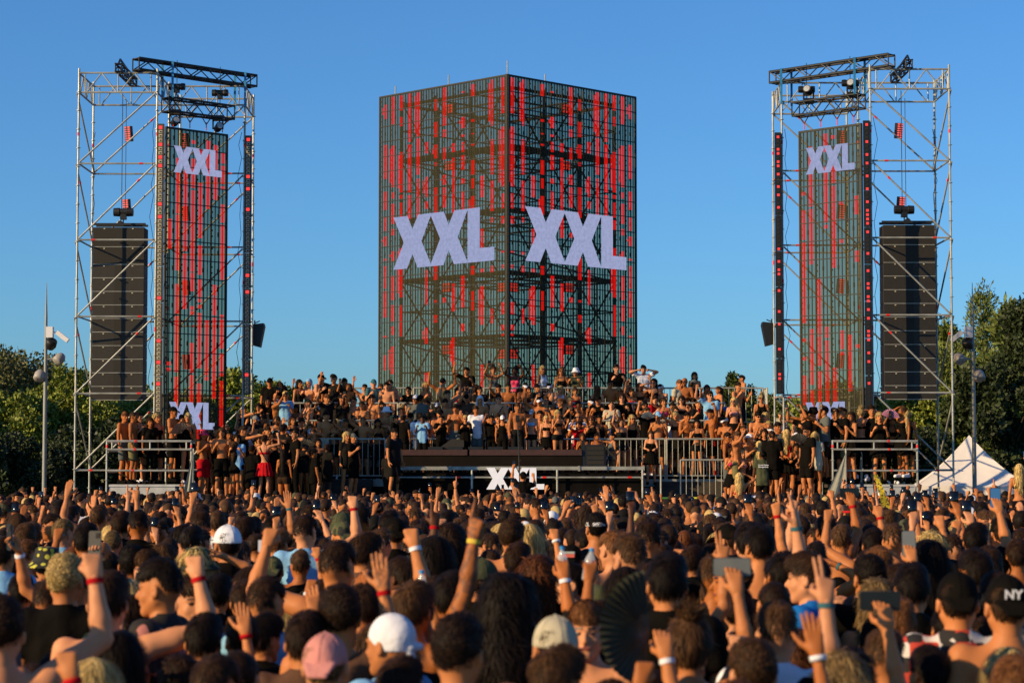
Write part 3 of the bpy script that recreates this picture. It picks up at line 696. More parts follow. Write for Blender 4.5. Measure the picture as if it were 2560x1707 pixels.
# ================================================================ trees
BARK = mat('tree_bark', (.05, .035, .022), .9, var=.4, bump=.6)
def leafmat(name, c):
    m = mat(name, c, .55, var=.35, scale=1.2, island=.45, spec=.3)
    return m
LF = {'bright': leafmat('bright_leaves', (.16, .19, .022)), 'dark': leafmat('dark_leaves', (.065, .085, .016)), 'pine': leafmat('pine_needles', (.12, .15, .028)), 'olive': leafmat('olive_leaves', (.085, .088, .022)), 'deep': leafmat('deep_green_leaves', (.030, .044, .012))}
def leaf_cloud(n, blobs, size, seed, up=.0, long=1.6):
    g = np.random.default_rng(seed); B = np.array(blobs, float); w = B[:, 3] * B[:, 4] * B[:, 5]; w = w ** .67; w /= w.sum()
    k = g.choice(len(B), n, p=w); d = g.normal(size=(n, 3)); d /= np.linalg.norm(d, axis=1)[:, None]; r = g.uniform(0.35, 1, n) ** .5
    c = B[k, :3] + d * B[k, 3:6] * r[:, None] + g.normal(size=(n, 3)) * .05
    ax = g.normal(size=(n, 3)) + d * .6 + np.array([0, 0, up]); ax /= np.linalg.norm(ax, axis=1)[:, None]
    o = np.cross(ax, g.normal(size=(n, 3))); o /= np.linalg.norm(o, axis=1)[:, None]
    s = size * g.uniform(.6, 1.5, n)[:, None]
    a, b = ax * s * long, o * s * .5
    V = np.stack([c, c + a * .5 + b, c + a, c + a * .5 - b], 1).reshape(-1, 3); i = np.arange(n) * 4
    return V, np.stack([i, i + 1, i + 2, i + 3], 1)
def tree_meshes(kind, seed, W, H, n, size):
    g = random.Random(seed); blobs = []; limbs = MB()
    limbs.tube((0, 0, 0), (0.05 * W, 0, H * .45), .03 * H * .5, 8, r2=.018 * H * .5); limbs.tube((.05 * W, 0, H * .45), (0, 0, H * .9), .018 * H * .5, 6, r2=.01)
    if kind == 'pine':
        L = 16
        for i in range(L):
            f_ = i / (L - 1); z = H * (.12 + .88 * f_); rad = W * .5 * (1 - f_ ** 1.5 * .93) * (.75 + .5 * g.random())
            for j in range(6 if f_ < .8 else 3):
                a_ = g.uniform(0, 6.28); rr = rad * g.uniform(.25, 1); blobs.append((rr * math.cos(a_), rr * math.sin(a_), z, .22 * W * (1 - f_ * .7) * g.uniform(.5, 1), .22 * W * (1 - f_ * .7), H * .045 * g.uniform(.8, 2.2)))
                if j < 3: limbs.tube((0, 0, z * .9), (rr * math.cos(a_), rr * math.sin(a_), z), .03, 4, r2=.01)
        V, Fc = leaf_cloud(n, blobs, size, seed, up=1.2, long=3.2)
    else:
        nb = 34
        for i in range(nb):
            a_ = g.uniform(0, 6.28); z = g.uniform(.12 if kind == 'bush' else .38, 1.0); rr = W * .5 * math.sqrt(g.random()) * math.sqrt(max(.03, 1 - ((z - .45) / .58) ** 2))
            s = g.uniform(.09, .20) * W; c = (rr * math.cos(a_), rr * math.sin(a_), z * H * .93); blobs.append((*c, s, s, s * g.uniform(.6, 1.1)))
            limbs.tube((0, 0, c[2] * .5), c, .025 * H * .3, 5, r2=.012)
        for i in range(22):
            a_ = g.uniform(0, 6.28); rr = W * .45 * math.sqrt(g.random()); z = H * (.93 + .1 * g.random()) * math.sqrt(max(.1, 1 - (rr / (W * .56)) ** 2)); blobs.append((rr * math.cos(a_), rr * math.sin(a_), z, .05 * W, .05 * W, H * .06))
        V, Fc = leaf_cloud(n, blobs, size, seed, up=.3)
    me = mesh_np('crown', V, Fc, smooth=False); tm = limbs.mesh('trunk'); tm.materials.append(BARK); return me, tm
TM = {}
def tree(name, kind, px, Y, W, H, col, label, seed, n=40000, size=.09, group='trees behind the stage'):
    key = (kind, seed, round(W / H, 1), n)
    if key not in TM: TM[key] = tree_meshes(kind, seed, W, H, n, size) + (W, H)
    me, tm, w0, h0 = TM[key]
    e = empty(name, (at(px, HOR, Y).x, Y, 0), rz=seed * 1.3 + px * .01, label=label, cat='tree', group=group); e.scale = (W / w0, W / w0, H / h0)
    c = link('crown', me, e)
    if len(me.materials) == 0: me.materials.append(LF[col])
    c.material_slots[0].link = 'OBJECT'; c.material_slots[0].material = LF[col]; link('trunk', tm, e)
def treel(rows):
    for r_ in rows: tree(*r_)
treel([
 ('broadleaf_tree', 'tree', 40, 118, 9.0, 8.3, 'olive', 'olive brown gum tree with open crown at the far left', 3, 30000, .11),
 ('broadleaf_tree', 'tree', -110, 112, 9, 7.6, 'olive', 'olive brown tree cut by the left edge of the photo', 3),
 ('leafy_bush', 'bush', 165, 80, 4.2, 5.9, 'bright', 'bright green bushy tree right of the left lamp post', 5, 46000, .07),
 ('leafy_bush', 'bush', 20, 78, 4.6, 4.9, 'bright', 'low green bushy tree left of the left lamp post', 5),
 ('leafy_bush', 'bush', 330, 82, 5.0, 4.9, 'bright', 'green bushy tree behind the left loudspeaker stack', 6, 46000, .07),
 ('leafy_bush', 'bush', 480, 84, 5.2, 5.0, 'bright', 'green bushy tree behind the left LED screen', 5),
 ('dark_tree', 'bush', 90, 74, 4.0, 3.4, 'deep', 'dark shaded bush below the left lamp post', 7, 44000, .065),
 ('dark_tree', 'bush', 250, 75, 4.4, 3.9, 'deep', 'dark shaded bush behind the left scaffold brace', 7),
 ('dark_tree', 'bush', 420, 76, 4.6, 4.0, 'deep', 'dark shaded bush behind the left viewing platform', 8, 44000, .065),
 ('dark_tree', 'bush', -40, 72, 3.6, 3.0, 'deep', 'dark bush cut by the left edge of the photo', 8),
 ('leafy_bush', 'bush', 610, 88, 4.6, 5.9, 'bright', 'yellow green tree top left of the terrace people', 6),
 ('leafy_bush', 'bush', 715, 90, 4.4, 5.7, 'bright', 'rounded green tree top behind the top terrace left end', 5),
 ('leafy_bush', 'bush', 1845, 92, 2.4, 5.9, 'dark', 'small dark green tree behind the right end of the top terrace', 6),
 ('leafy_bush', 'bush', 1950, 90, 4.0, 5.2, 'dark', 'dark green bush beside the right inner scaffold post', 5),
 ('leafy_bush', 'bush', 2070, 86, 4.6, 5.3, 'bright', 'green bush behind the right LED screen', 6),
 ('leafy_bush', 'bush', 2200, 82, 4.4, 5.2, 'dark', 'green bush behind the right loudspeaker stack', 5),
 ('leafy_bush', 'bush', 2300, 78, 3.9, 5.1, 'bright', 'bright green bush between right tower and white tent', 6),
 ('leafy_bush', 'bush', 2410, 74, 3.0, 4.5, 'bright', 'bright green bush behind the tip of the white tent', 5),
 ('pine_tree', 'pine', 2462, 88, 6.4, 9.0, 'pine', 'tall pointed pine tree behind the right lamp post', 9, 42000, .055),
 ('pine_tree', 'pine', 2370, 92, 5.4, 7.9, 'pine', 'shorter pine tree just right of the right tower', 9),
 ('pine_tree', 'pine', 2525, 84, 5.6, 8.0, 'pine', 'pine tree near the right edge with lower top', 9),
 ('pine_tree', 'pine', 2290, 96, 4.4, 6.9, 'pine', 'pine tree seen behind the outer post of the right tower', 9),
 ('dark_tree', 'tree', 2625, 74, 3.8, 8.2, 'deep', 'large dark evergreen cut by the right edge of the photo', 3, 42000, .075),
 ('dark_tree', 'bush', 2510, 73, 3.6, 6.0, 'deep', 'dark shaded tree behind the right slope of the tent', 7),
 ('dark_tree', 'bush', 2120, 74, 4.4, 3.8, 'deep', 'dark shaded bush behind the right viewing platform', 8),
 ('dark_tree', 'bush', 2280, 71, 3.8, 3.5, 'deep', 'dark shaded bush left of the white tent', 7),
])
for px, Y, W_, H_, lab in ((0, 130, 26, 5.5, 'long dark hedge far behind the left trees'), (2400, 130, 30, 5.5, 'long dark hedge far behind the right trees'), (1000, 135, 24, 4.2, 'long dark hedge behind the terrace left half'), (1700, 136, 24, 4.2, 'long dark hedge behind the terrace right half')):
    V, Fc = leaf_cloud(14000, [(x, 0, H_ * .45, 2.2, 1.2, H_ * .5) for x in np.linspace(-W_ / 2, W_ / 2, 14)], .22, int(px) + 5)
    e = empty('hedge', (at(px, HOR, Y).x, Y, 0), label=lab, cat='hedge', group='hedges in the far background'); link('foliage', mesh_np('foliage', V, Fc, smooth=False), e, [LF['deep']])
# ================================================================ body modelling: distance fields -> one continuous surface
def unit(v): v = np.asarray(v, float); return v / (np.linalg.norm(v) + 1e-9)
class Fld:
    def __init__(s, lo, hi, h):
        s.lo = np.array(lo, float); s.h = h; s.n = np.ceil((np.array(hi) - s.lo) / h).astype(int) + 1
        s.ax = [(s.lo[i] + np.arange(s.n[i]) * h).astype(np.float32) for i in range(3)]; s.F = np.full(s.n, 1., np.float32)
    def sl(s, lo, hi, m):
        r = []
        for i in range(3):
            a = int(max(0, math.floor((lo[i] - m - s.lo[i]) / s.h))); b = int(min(s.n[i], math.ceil((hi[i] + m - s.lo[i]) / s.h) + 1)); r.append(slice(a, max(a, b)))
        return tuple(r)
    def put(s, S, d, k, sub=False):
        f = s.F[S]
        if sub: d = -d; h = np.clip(.5 - .5 * (f - d) / k, 0, 1); s.F[S] = f * (1 - h) + d * h + k * h * (1 - h)
        elif k <= 0: s.F[S] = np.minimum(f, d)
        else: h = np.clip(.5 + .5 * (f - d) / k, 0, 1); s.F[S] = f * (1 - h) + d * h - k * h * (1 - h)
    def cone(s, a, b, ra, rb, k=.02, sc=(1, 1, 1), cut=None, sub=False):
        a = np.array(a, float); b = np.array(b, float); sc = np.array(sc, float); rm = max(ra, rb)
        S = s.sl(np.minimum(a, b) - rm / sc, np.maximum(a, b) + rm / sc, k + 3 * s.h)
        x = s.ax[0][S[0]][:, None, None]; y = s.ax[1][S[1]][None, :, None]; z = s.ax[2][S[2]][None, None, :]
        A = a * sc; D = (b - a) * sc; L2 = max(D @ D, 1e-9)
        px, py, pz = x * sc[0] - A[0], y * sc[1] - A[1], z * sc[2] - A[2]
        t = np.clip((px * D[0] + py * D[1] + pz * D[2]) / L2, 0, 1)
        d = (np.sqrt((px - t * D[0]) ** 2 + (py - t * D[1]) ** 2 + (pz - t * D[2]) ** 2) - (ra + (rb - ra) * t)) / max(1, sc.max() * .85)
        if cut is not None:
            e = unit(b - a); d = np.maximum(d, (x - b[0]) * e[0] + (y - b[1]) * e[1] + (z - b[2]) * e[2])
        s.put(S, d, k, sub)
    def ell(s, c, r, k=.02, sub=False, wob=0.):
        c = np.array(c, float); r = np.array(r, float); S = s.sl(c - r, c + r, k + 3 * s.h)
        x = (s.ax[0][S[0]] - c[0])[:, None, None]; y = (s.ax[1][S[1]] - c[1])[None, :, None]; z = (s.ax[2][S[2]] - c[2])[None, None, :]
        k0 = np.sqrt((x / r[0]) ** 2 + (y / r[1]) ** 2 + (z / r[2]) ** 2); k1 = np.sqrt((x / r[0] ** 2) ** 2 + (y / r[1] ** 2) ** 2 + (z / r[2] ** 2) ** 2) + 1e-6
        s.put(S, k0 * (k0 - 1) / k1, k, sub)
    def grid(s): return s.ax[0][:, None, None], s.ax[1][None, :, None], s.ax[2][None, None, :]
    def clip(s, d): s.F = np.maximum(s.F, d).astype(np.float32)
    def surf(s):
        F = s.F; I = F < 0; I[0] = I[-1] = False; I[:, 0] = I[:, -1] = False; I[:, :, 0] = I[:, :, -1] = False
        F = np.where(I, np.minimum(F, -1e-5), np.maximum(F, 1e-5))
        c = np.zeros(np.array(I.shape) - 1, np.int8); sl = (slice(0, -1), slice(1, None))
        for i in (0, 1):
            for j in (0, 1):
                for k in (0, 1): c += I[sl[i], sl[j], sl[k]]
        act = (c > 0) & (c < 8); ix = np.argwhere(act)
        if len(ix) == 0: return np.zeros((0, 3)), np.zeros((0, 4), int)
        corners = np.array([(i, j, k) for i in (0, 1) for j in (0, 1) for k in (0, 1)])
        V8 = np.stack([F[tuple((ix + o).T)] for o in corners], 1)
        pos = np.zeros((len(ix), 3)); cnt = np.zeros(len(ix))
        for a in range(8):
            for b in range(a + 1, 8):
                if np.abs(corners[a] - corners[b]).sum() != 1: continue
                m = (V8[:, a] < 0) != (V8[:, b] < 0); t = V8[:, a] / (V8[:, a] - V8[:, b] + 1e-12)
                p = corners[a] + np.clip(t, 0, 1)[:, None] * (corners[b] - corners[a]); pos += p * m[:, None]; cnt += m
        V = (ix + pos / cnt[:, None]) * s.h + s.lo
        vid = np.full(act.shape, -1, np.int64); vid[act] = np.arange(len(ix)); Q = []
        for ax in range(3):
            A = np.moveaxis(I, ax, 0); vd = np.moveaxis(vid, ax, 0)
            e = A[:-1, 1:-1, 1:-1] != A[1:, 1:-1, 1:-1]; p = np.argwhere(e)
            if not len(p): continue
            i, j, k = p[:, 0], p[:, 1] + 1, p[:, 2] + 1
            q = np.stack([vd[i, j - 1, k - 1], vd[i, j, k - 1], vd[i, j, k], vd[i, j - 1, k]], 1)
            fl = A[i, j, k] ^ (ax == 1)
            q[~fl] = q[~fl][:, ::-1]; Q.append(q)
        Q = np.concatenate(Q); return V, Q[(Q >= 0).all(1)]

def clean(V, Q):
    m = np.zeros(len(V), bool); m[Q[Q >= 0]] = True; idx = np.cumsum(m) - 1; Q2 = np.where(Q >= 0, idx[Q], -1); return V[m], Q2
def join(parts):
    V, Q, M = [], [], []; n = 0
    for v, q, m in parts:
        V.append(v); Q.append(np.where(q >= 0, q + n, -1)); M.append(np.full(len(q), m) if np.isscalar(m) else m); n += len(v)
    return np.concatenate(V), np.concatenate(Q), np.concatenate(M)

# ---------------------------------------------------------------- head (origin between the ears, +Y forward)
HEADZ = 1.628
def yawm(a): c, s = math.cos(R(a)), math.sin(R(a)); return np.array([[c, -s, 0], [s, c, 0], [0, 0, 1]])
HC = {}
def head_arr(sex, h):
    key = (sex, h)
    if key in HC: return HC[key]
    f = Fld((-.11, -.13, -.16), (.11, .15, .14), h); k = .018
    f.ell((0, -.014, .028), (.076, .096, .092), k); f.ell((0, .022, -.03), (.060, .070, .082), .03)
    for s in (-1, 1): f.cone((.05 * s, .0, -.045), (.012 * s, .062, -.098), .024, .020 if sex == 'm' else .016, .02)
    f.ell((0, .068, -.094), (.022, .02, .02), .02); f.cone((0, .084, .012), (0, .108, -.028), .008, .013, .010)
    for s in (-1, 1): f.cone((.012 * s, .088, .026), (.048 * s, .072, .024), .011, .009, .012); f.ell((.032 * s, .096, .004), (.015, .014, .011), .01, sub=True); f.ell((.031 * s, .076, .004), (.014, .013, .011), .004); f.ell((.042 * s, .058, -.03), (.018, .016, .018), .02)
    f.cone((-.018, .086, -.060), (.018, .086, -.060), .0085, .0085, .008); f.cone((0, .098, -.034), (0, .09, -.05), .010, .006, .008)
    for s in (-1, 1): f.ell((.081 * s, -.010, -.004), (.011, .020, .032), .006); f.ell((.090 * s, -.004, .002), (.006, .009, .014), .004, sub=True)
    f.cone((0, -.018, -.05), (0, -.022, -.16), .052 if sex == 'm' else .043, .055 if sex == 'm' else .045, .025)
    V, Q = f.surf(); c = V[Q].mean(1); m = np.zeros(len(Q), int)
    m[(np.hypot((np.abs(c[:, 0]) - .031) / .014, (c[:, 2] - .004) / .007) < 1) & (c[:, 1] > .06)] = 1
    m[(np.hypot((np.abs(c[:, 0]) - .031) / .021, (c[:, 2] - .027) / .006) < 1) & (c[:, 1] > .06)] = 1
    m[(np.hypot(c[:, 0] / .026, (c[:, 2] + .060) / .009) < 1) & (c[:, 1] > .06)] = 2
    HC[key] = (V, Q, m); return HC[key]
# ---------------------------------------------------------------- hands (wrist at origin, fingers +Z, palm +Y, thumb +X)
CURL = {'open': ([6, 10, 6],) * 4 + (0,), 'fist': ([78, 92, 60],) * 4 + (1,), 'point': ([4, 6, 4], [75, 92, 60], [80, 92, 60], [82, 92, 60], 1), 'peace': ([3, 5, 4], [5, 6, 4], [75, 92, 60], [80, 92, 60], 1),
        'grip': ([38, 45, 30], [42, 45, 30], [45, 48, 30], [50, 50, 30], 2), 'relax': ([18, 26, 16], [22, 28, 18], [26, 30, 20], [32, 34, 22], 0)}
HN = {}
def hand_arr(kind, h):
    key = (kind, h)
    if key in HN: return HN[key]
    f = Fld((-.075, -.06, -.05), (.115, .11, .22), h); C = CURL[kind]
    X = (.029, .010, -.009, -.027); Ls = (.95, 1.06, 1., .80); fat = 1. if h < .006 else (1.12 if h < .01 else 1.3)
    f.cone((0, 0, -.05), (0, 0, .02), .027, .029, .01, sc=(1, 1.3, 1))
    for i in range(4):
        f.cone((X[i] * .55, 0, .01), (X[i], -.002, .086 - .004 * i), .016, .0125, .016)
        sp = X[i] * (2.2 if kind == 'open' else (5. if kind == 'peace' and i < 2 else .6)); p = np.array([X[i], 0, .088 - .004 * i]); a = 0.
        for j, L in enumerate((.043, .027, .021)):
            a += R(C[i][j]); d = np.array([sp * math.cos(a), math.sin(a), math.cos(a)]); d /= np.linalg.norm(d); q = p + d * L * Ls[i]
            f.cone(p, q, (.0095 - .001 * j) * fat, (.0088 - .0012 * j) * fat, .004); p = q
    t = C[4]; b = np.array([.022, .006, .022]); d1, d2, d3 = (((.75, .25, .62), (.5, .3, .8), (.35, .3, .9)), ((.55, .75, .55), (-.35, .75, .6), (-.9, .2, .3)), ((.6, .7, .5), (.1, .75, .7), (-.1, .5, .9)))[t]
    q = b + unit(d1) * .045; f.cone(b, q, .017, .0125, .012); q2 = q + unit(d2) * .034; f.cone(q, q2, .0115 * fat, .010 * fat, .004); f.cone(q2, q2 + unit(d3) * .024, .010 * fat, .008 * fat, .004)
    HN[key] = f.surf(); return HN[key]
# arm poses of the right arm: upper arm dir, forearm dir, hand kind, palm dir
ARM = {'d': ((.16, .02, -1), (.06, .22, -1), 'relax', (-1, .2, 0)), 'r': ((.22, .35, -1), (-.35, .9, -.1), 'relax', (0, 0, -1)), 'f': ((.62, .35, .42), (-.12, .18, 1), 'fist', (0, 1, 0)),
       'p': ((.28, .2, .92), (.12, .12, 1), 'point', (0, 1, 0)), 'o': ((.60, .30, .50), (-.15, .15, 1), 'open', (0, 1, 0)), 'm': ((.4, .75, .25), (-.35, .35, .85), 'grip', (-.3, 1, 0)),
       'M': ((.35, .65, .50), (-.15, .25, 1), 'grip', (0, 1, 0)), 'b': ((.85, .25, .25), (-.25, .15, .95), 'fist', (0, 1, 0)), 'h': ((.9, .15, .55), (-.85, -.1, .40), 'open', (0, 0, -1)),
       'x': ((.22, .25, -1), (-.95, .45, .12), 'relax', (0, -1, 0)), 'k': ((.2, .15, -1), (-.25, .75, .65), 'grip', (-1, 0, .2)), 'w': ((.25, .95, .12), (0, 1, .22), 'point', (0, 0, -1)),
       'v': ((.5, .35, .6), (.0, .12, 1), 'peace', (0, 1, 0)), 'c': ((.75, .45, .35), (-.85, .35, .22), 'fist', (0, 0, -1)), 'F': ((.35, .80, -.05), (-.15, .35, 1), 'fist', (0, 1, 0)), 'Q': ((.55, .55, .05), (-.25, .30, 1), 'open', (0, 1, 0)), 'B': ((.9, .1, -.1), (.1, .25, 1), 'relax', (0, 1, 0)), 'q': ((.25, .4, -.9), (-.1, .75, .75), 'open', (-1, .3, 0))}
def arm_joints(code, side, sex):
    u, f, hk, pn = ARM[code]; m = np.array([side, 1, 1]); u = unit(u) * m; f = unit(f) * m; sh = np.array([(.182 if sex == 'm' else .158) * side, -.005, 1.435])
    up = max(0, u[2]); sh = sh + np.array([-.02 * side, .0, .045]) * up
    e = sh + u * .275; w = e + f * .245; return sh, e, w, f, np.array(pn) * m, hk
def hand_frame(side, w, f, pn):
    pn = unit(pn - f * (pn @ f)); t = np.cross(f, pn) * side; return np.stack([t, pn, f], 1), w
def torso(f, sex, g=0., k=.03, legs=True, hip=True):
    m = sex == 'm'; S = (1, 1.5, 1); S2 = (1, 1.35, 1)
    f.ell((0, -.005, 1.30), (.152 + g if m else .128 + g, .100 + g, .165 + g), k)
    f.cone((-.115 if m else -.095, -.008, 1.40), (.115 if m else .095, -.008, 1.40), .065 + g, .065 + g, k)
    for s in (-1, 1):
        f.cone((.0, -.02, 1.47), (.13 * s, -.01, 1.425), .05 + g, .042 + g, .03)
        if m: f.ell((.068 * s, .062, 1.335), (.070 + g, .032 + g, .048 + g), .025)
        else: f.ell((.062 * s, .075, 1.285), (.055 + g, .052 + g, .052 + g), .02)
    f.ell((0, .002, 1.12), (.122 + g if m else .102 + g, .088 + g, .16 + g), .05)
    if hip: f.ell((0, -.005, .965), (.140 + g if m else .152 + g, .105 + g, .115 + g), .05)
    if hip and not m:
        for s in (-1, 1): f.ell((.07 * s, -.06, .93), (.07 + g, .06 + g, .07 + g), .03)
def legj(st):
    if st == 'walk': return [((s * .085, 0, .92), (s * .10, .05 * s + .03, .50), (s * .11, -.10 if s > 0 else .10, .085)) for s in (-1, 1)]
    return [((s * .085, 0, .92), (s * .105, .02, .50), (s * .12, -.02, .085)) for s in (-1, 1)]
BD = {}
def body_arr(code, sex, yaw, hb, hh, hd, low=0.):
    key = (code, sex, yaw, hb, low)
    if key in BD: return BD[key]
    J = [arm_joints(code[0], 1, sex), arm_joints(code[1], -1, sex)]; P = np.array([j[i] for j in J for i in (0, 1, 2)])
    lo = np.minimum(P.min(0) - .1, (-.26, -.2, low)); hi = np.maximum(P.max(0) + .1, (.26, .26, 1.56)); lo[2] = low
    f = Fld(lo, hi, hb); torso(f, sex); m = sex == 'm'
    if low < .5:
        for a, b, c in legj('st'):
            f.cone(a, b, .083 if m else .088, .052, .03); f.cone(b, (b[0] * .5 + c[0] * .5, (b[1] + c[1]) / 2 - .012, (b[2] + c[2]) / 2 + .05), .050, .052, .02)
            f.cone((b[0] * .5 + c[0] * .5, (b[1] + c[1]) / 2 - .012, (b[2] + c[2]) / 2 + .05), c, .050, .035, .02); f.cone((c[0], c[1] - .03, .05), (c[0] * 1.05, c[1] + .15, .035), .042, .035, .02)
    f.cone((0, -.02, 1.42), (0, -.012, 1.56), .064 if m else .05, .054 if m else .044, .03)
    for sh, e, w, fd, pn, hk in J:
        f.cone(sh, sh + (e - sh) * .45, .058 if m else .045, .050 if m else .039, .03); f.cone(sh + (e - sh) * .4, e, .050 if m else .038, .038 if m else .032, .02)
        mid = e + (w - e) * .3; f.cone(e, mid, .037 if m else .031, .040 if m else .032, .02); f.cone(mid, w, .040 if m else .032, .025 if m else .022, .02)
    V, Q = f.surf(); parts = [(V, Q, 0)]
    hv, hq, hm = head_arr(sex, hh); parts.append((hv @ yawm(yaw).T + (0, .0, HEADZ), hq, hm))
    s_ = .94 if m else .88
    for s, (sh, e, w, fd, pn, hk) in zip((1, -1), J):
        v, q = hand_arr(hk, hd); Mx, o = hand_frame(s, w, fd, pn); q2 = q if np.linalg.det(Mx) > 0 else q[:, ::-1]; parts.append(((v * s_) @ Mx.T + o - fd * .008, q2, 0))
    BD[key] = join(parts); return BD[key]

# ---------------------------------------------------------------- hair and hats, in head space
def noise3(V, sc, seed):
    g = np.random.default_rng(seed); o = 0
    for i in range(5):
        d = unit(g.normal(size=3)) * sc * (1 + .5 * i); o = o + np.sin(V @ d + g.uniform(0, 6)) / (1 + .4 * i)
    return o / 2.6
HR = {}
def strands(V, Q, n, L, w, mode, seed, spread=.5):
    g = np.random.default_rng(seed); T = V[Q]; nrm = np.cross(T[:, 2] - T[:, 0], T[:, 3] - T[:, 1]); ar = np.linalg.norm(nrm, axis=1); nrm /= ar[:, None] + 1e-12
    k = g.choice(len(Q), n, p=ar / ar.sum()); u = g.random((n, 2)); p = T[k, 0] * ((1 - u[:, :1]) * (1 - u[:, 1:])) + T[k, 1] * (u[:, :1] * (1 - u[:, 1:])) + T[k, 2] * (u[:, :1] * u[:, 1:]) + T[k, 3] * ((1 - u[:, :1]) * u[:, 1:])
    N = nrm[k]
    if mode == 'down': base = np.array([0, 0, -1.]) + N * .05
    elif mode == 'crown': c = np.array([0, -.05, .11]); base = (p - c); base /= np.linalg.norm(base, axis=1)[:, None]; base = base + np.array([0, 0, -.15])
    else: base = g.normal(size=(n, 3))
    base = base + g.normal(size=(n, 3)) * spread * .5; t = base - N * (base * N).sum(1)[:, None] * .85; t /= np.linalg.norm(t, axis=1)[:, None] + 1e-9
    b = np.cross(N, t); l = (L * g.uniform(.5, 1.3, n))[:, None]; ww = (w * g.uniform(.6, 1.4, n))[:, None]; o = N * .003
    lift = N * l * (.14 if mode == 'down' else .05 if mode == 'crown' else .35); drop = np.array([0, 0, -.12]) * l * (mode == 'down')
    p0 = p + o; p1 = p0 + t * l * .5 + lift; p2 = p0 + t * l + lift * .55 + drop + N * .001
    W = np.stack([p0 - b * ww, p0 + b * ww, p1 - b * ww * .8, p1 + b * ww * .8, p2], 1).reshape(-1, 3); i = np.arange(n) * 5
    return W, np.concatenate([np.stack([i, i + 1, i + 3, i + 2], 1), np.stack([i + 2, i + 3, i + 4, np.full(n, -1)], 1)])
def hair_arr(style, h, fine):
    key = (style, h, fine)
    if key in HR: return HR[key]
    long_ = style in ('l', 'p', 'w', 'n'); f = Fld((-.17, -.24, -.56 if long_ else -.2), (.17, .20, .22), h)
    X, Y, Z = f.grid(); k = .012; front = np.clip((Y + .02) / .09, 0, 1)
    hl = -.062 + .112 * front ** .8          # hairline height, nape -> forehead
    side = np.clip((np.abs(X) - .055) / .02, 0, 1) * np.clip((Y + .005) / .02, 0, 1); hl = hl + .02 * side
    if style == 'z': f.ell((0, -.014, .030), (.080, .100, .096), k)
    elif style == 's': f.ell((0, -.016, .036), (.0815, .102, .097), k); f.ell((.012, .03, .088), (.066, .080, .050), .03)
    elif style == 'c': f.ell((0, -.017, .039), (.0835, .104, .099), k); f.ell((0, .015, .090), (.069, .080, .044), .03)
    elif style == 'f':  # fade: cropped sides, longer top
        f.ell((0, -.012, .028), (.0775, .098, .094), .006); f.ell((0, .0, .078), (.076, .098, .066), .012)
    elif style == 'u': f.ell((0, -.016, .038), (.083, .104, .100), k); f.ell((0, -.06, .135), (.046, .046, .042), .01)
    elif style == 'l': f.ell((0, -.018, .036), (.088, .108, .102), k)
    elif style == 'w': f.ell((0, -.018, .038), (.096, .114, .104), k)
    elif style in ('p', 'n'): f.ell((0, -.016, .034), (.082, .103, .099), k)
    if style in 'scf': hl = hl + .026 * (1 - front)
    if style in 'scfzup': hl = np.where(np.abs(X) > .052, np.maximum(hl, .034 * np.exp(-((Y + .004) / .024) ** 4) - .06 * (np.abs(Y + .004) > .035)), hl + 0 * X)
    if style == 'f': f.clip(np.minimum(hl + .046 * (1 - front) + .014 * side - Z, 1) + 0 * X)
    else: f.clip(hl - Z + 0 * X)
    if style == 'l' or style == 'w':
        for s in (-1, 1): f.cone((.07 * s, -.01, .03), (.085 * s, -.035, -.20), .028, .030, .03); f.cone((.085 * s, -.035, -.20), (.080 * s, -.07, -.36 if style == 'l' else -.30), .030, .012, .03)
        f.cone((0, -.07, .04), (0, -.095, -.22), .075, .070, .03, sc=(1, 1.5, 1)); f.cone((0, -.095, -.2), (0, -.11, -.42), .070, .04, .03, sc=(1, 1.8, 1))
    if style == 'p': f.cone((0, -.10, .06), (0, -.145, .02), .03, .034, .01); f.cone((0, -.145, .02), (.01, -.15, -.18), .034, .034, .02); f.cone((.01, -.15, -.18), (0, -.13, -.40), .034, .01, .02)
    if style == 'n':
        for s in (-1, 1):
            for q in range(9): f.ell((.055 * s, -.085 + .004 * q * 0, -.01 - q * .042), (.024, .02, .026), .006)
    n0 = noise3(np.stack(np.broadcast_arrays(X, Y, Z), -1).reshape(-1, 3).astype(np.float32), 55 if style in 'cw' else 38, 3).reshape(f.F.shape)
    f.F += (n0 * (.007 if style in 'cw' else .0045) * (1.5 if h > .012 else 1)).astype(np.float32)
    V, Q = clean(*f.surf()); parts = [(V, Q, 0)]
    if fine:
        md, n, L, w = {'l': ('down', 3000, .11, .0020), 'w': ('down', 3000, .07, .0024), 'p': ('down', 2200, .10, .0024), 'n': ('down', 2000, .06, .0024), 'c': ('rand', 3800, .011, .0016), 's': ('crown', 3200, .034, .0015), 'f': ('crown', 2200, .030, .002), 'z': ('crown', 2200, .012, .0016), 'u': ('crown', 2400, .05, .0022)}[style]
        if fine == 2: n = 420; w *= 2.4
        a, b = strands(V, Q, n, L, w, md, 5, .9 if style in 'cw' else .28); parts.append((a, b, 0))
    HR[key] = join(parts); return HR[key]
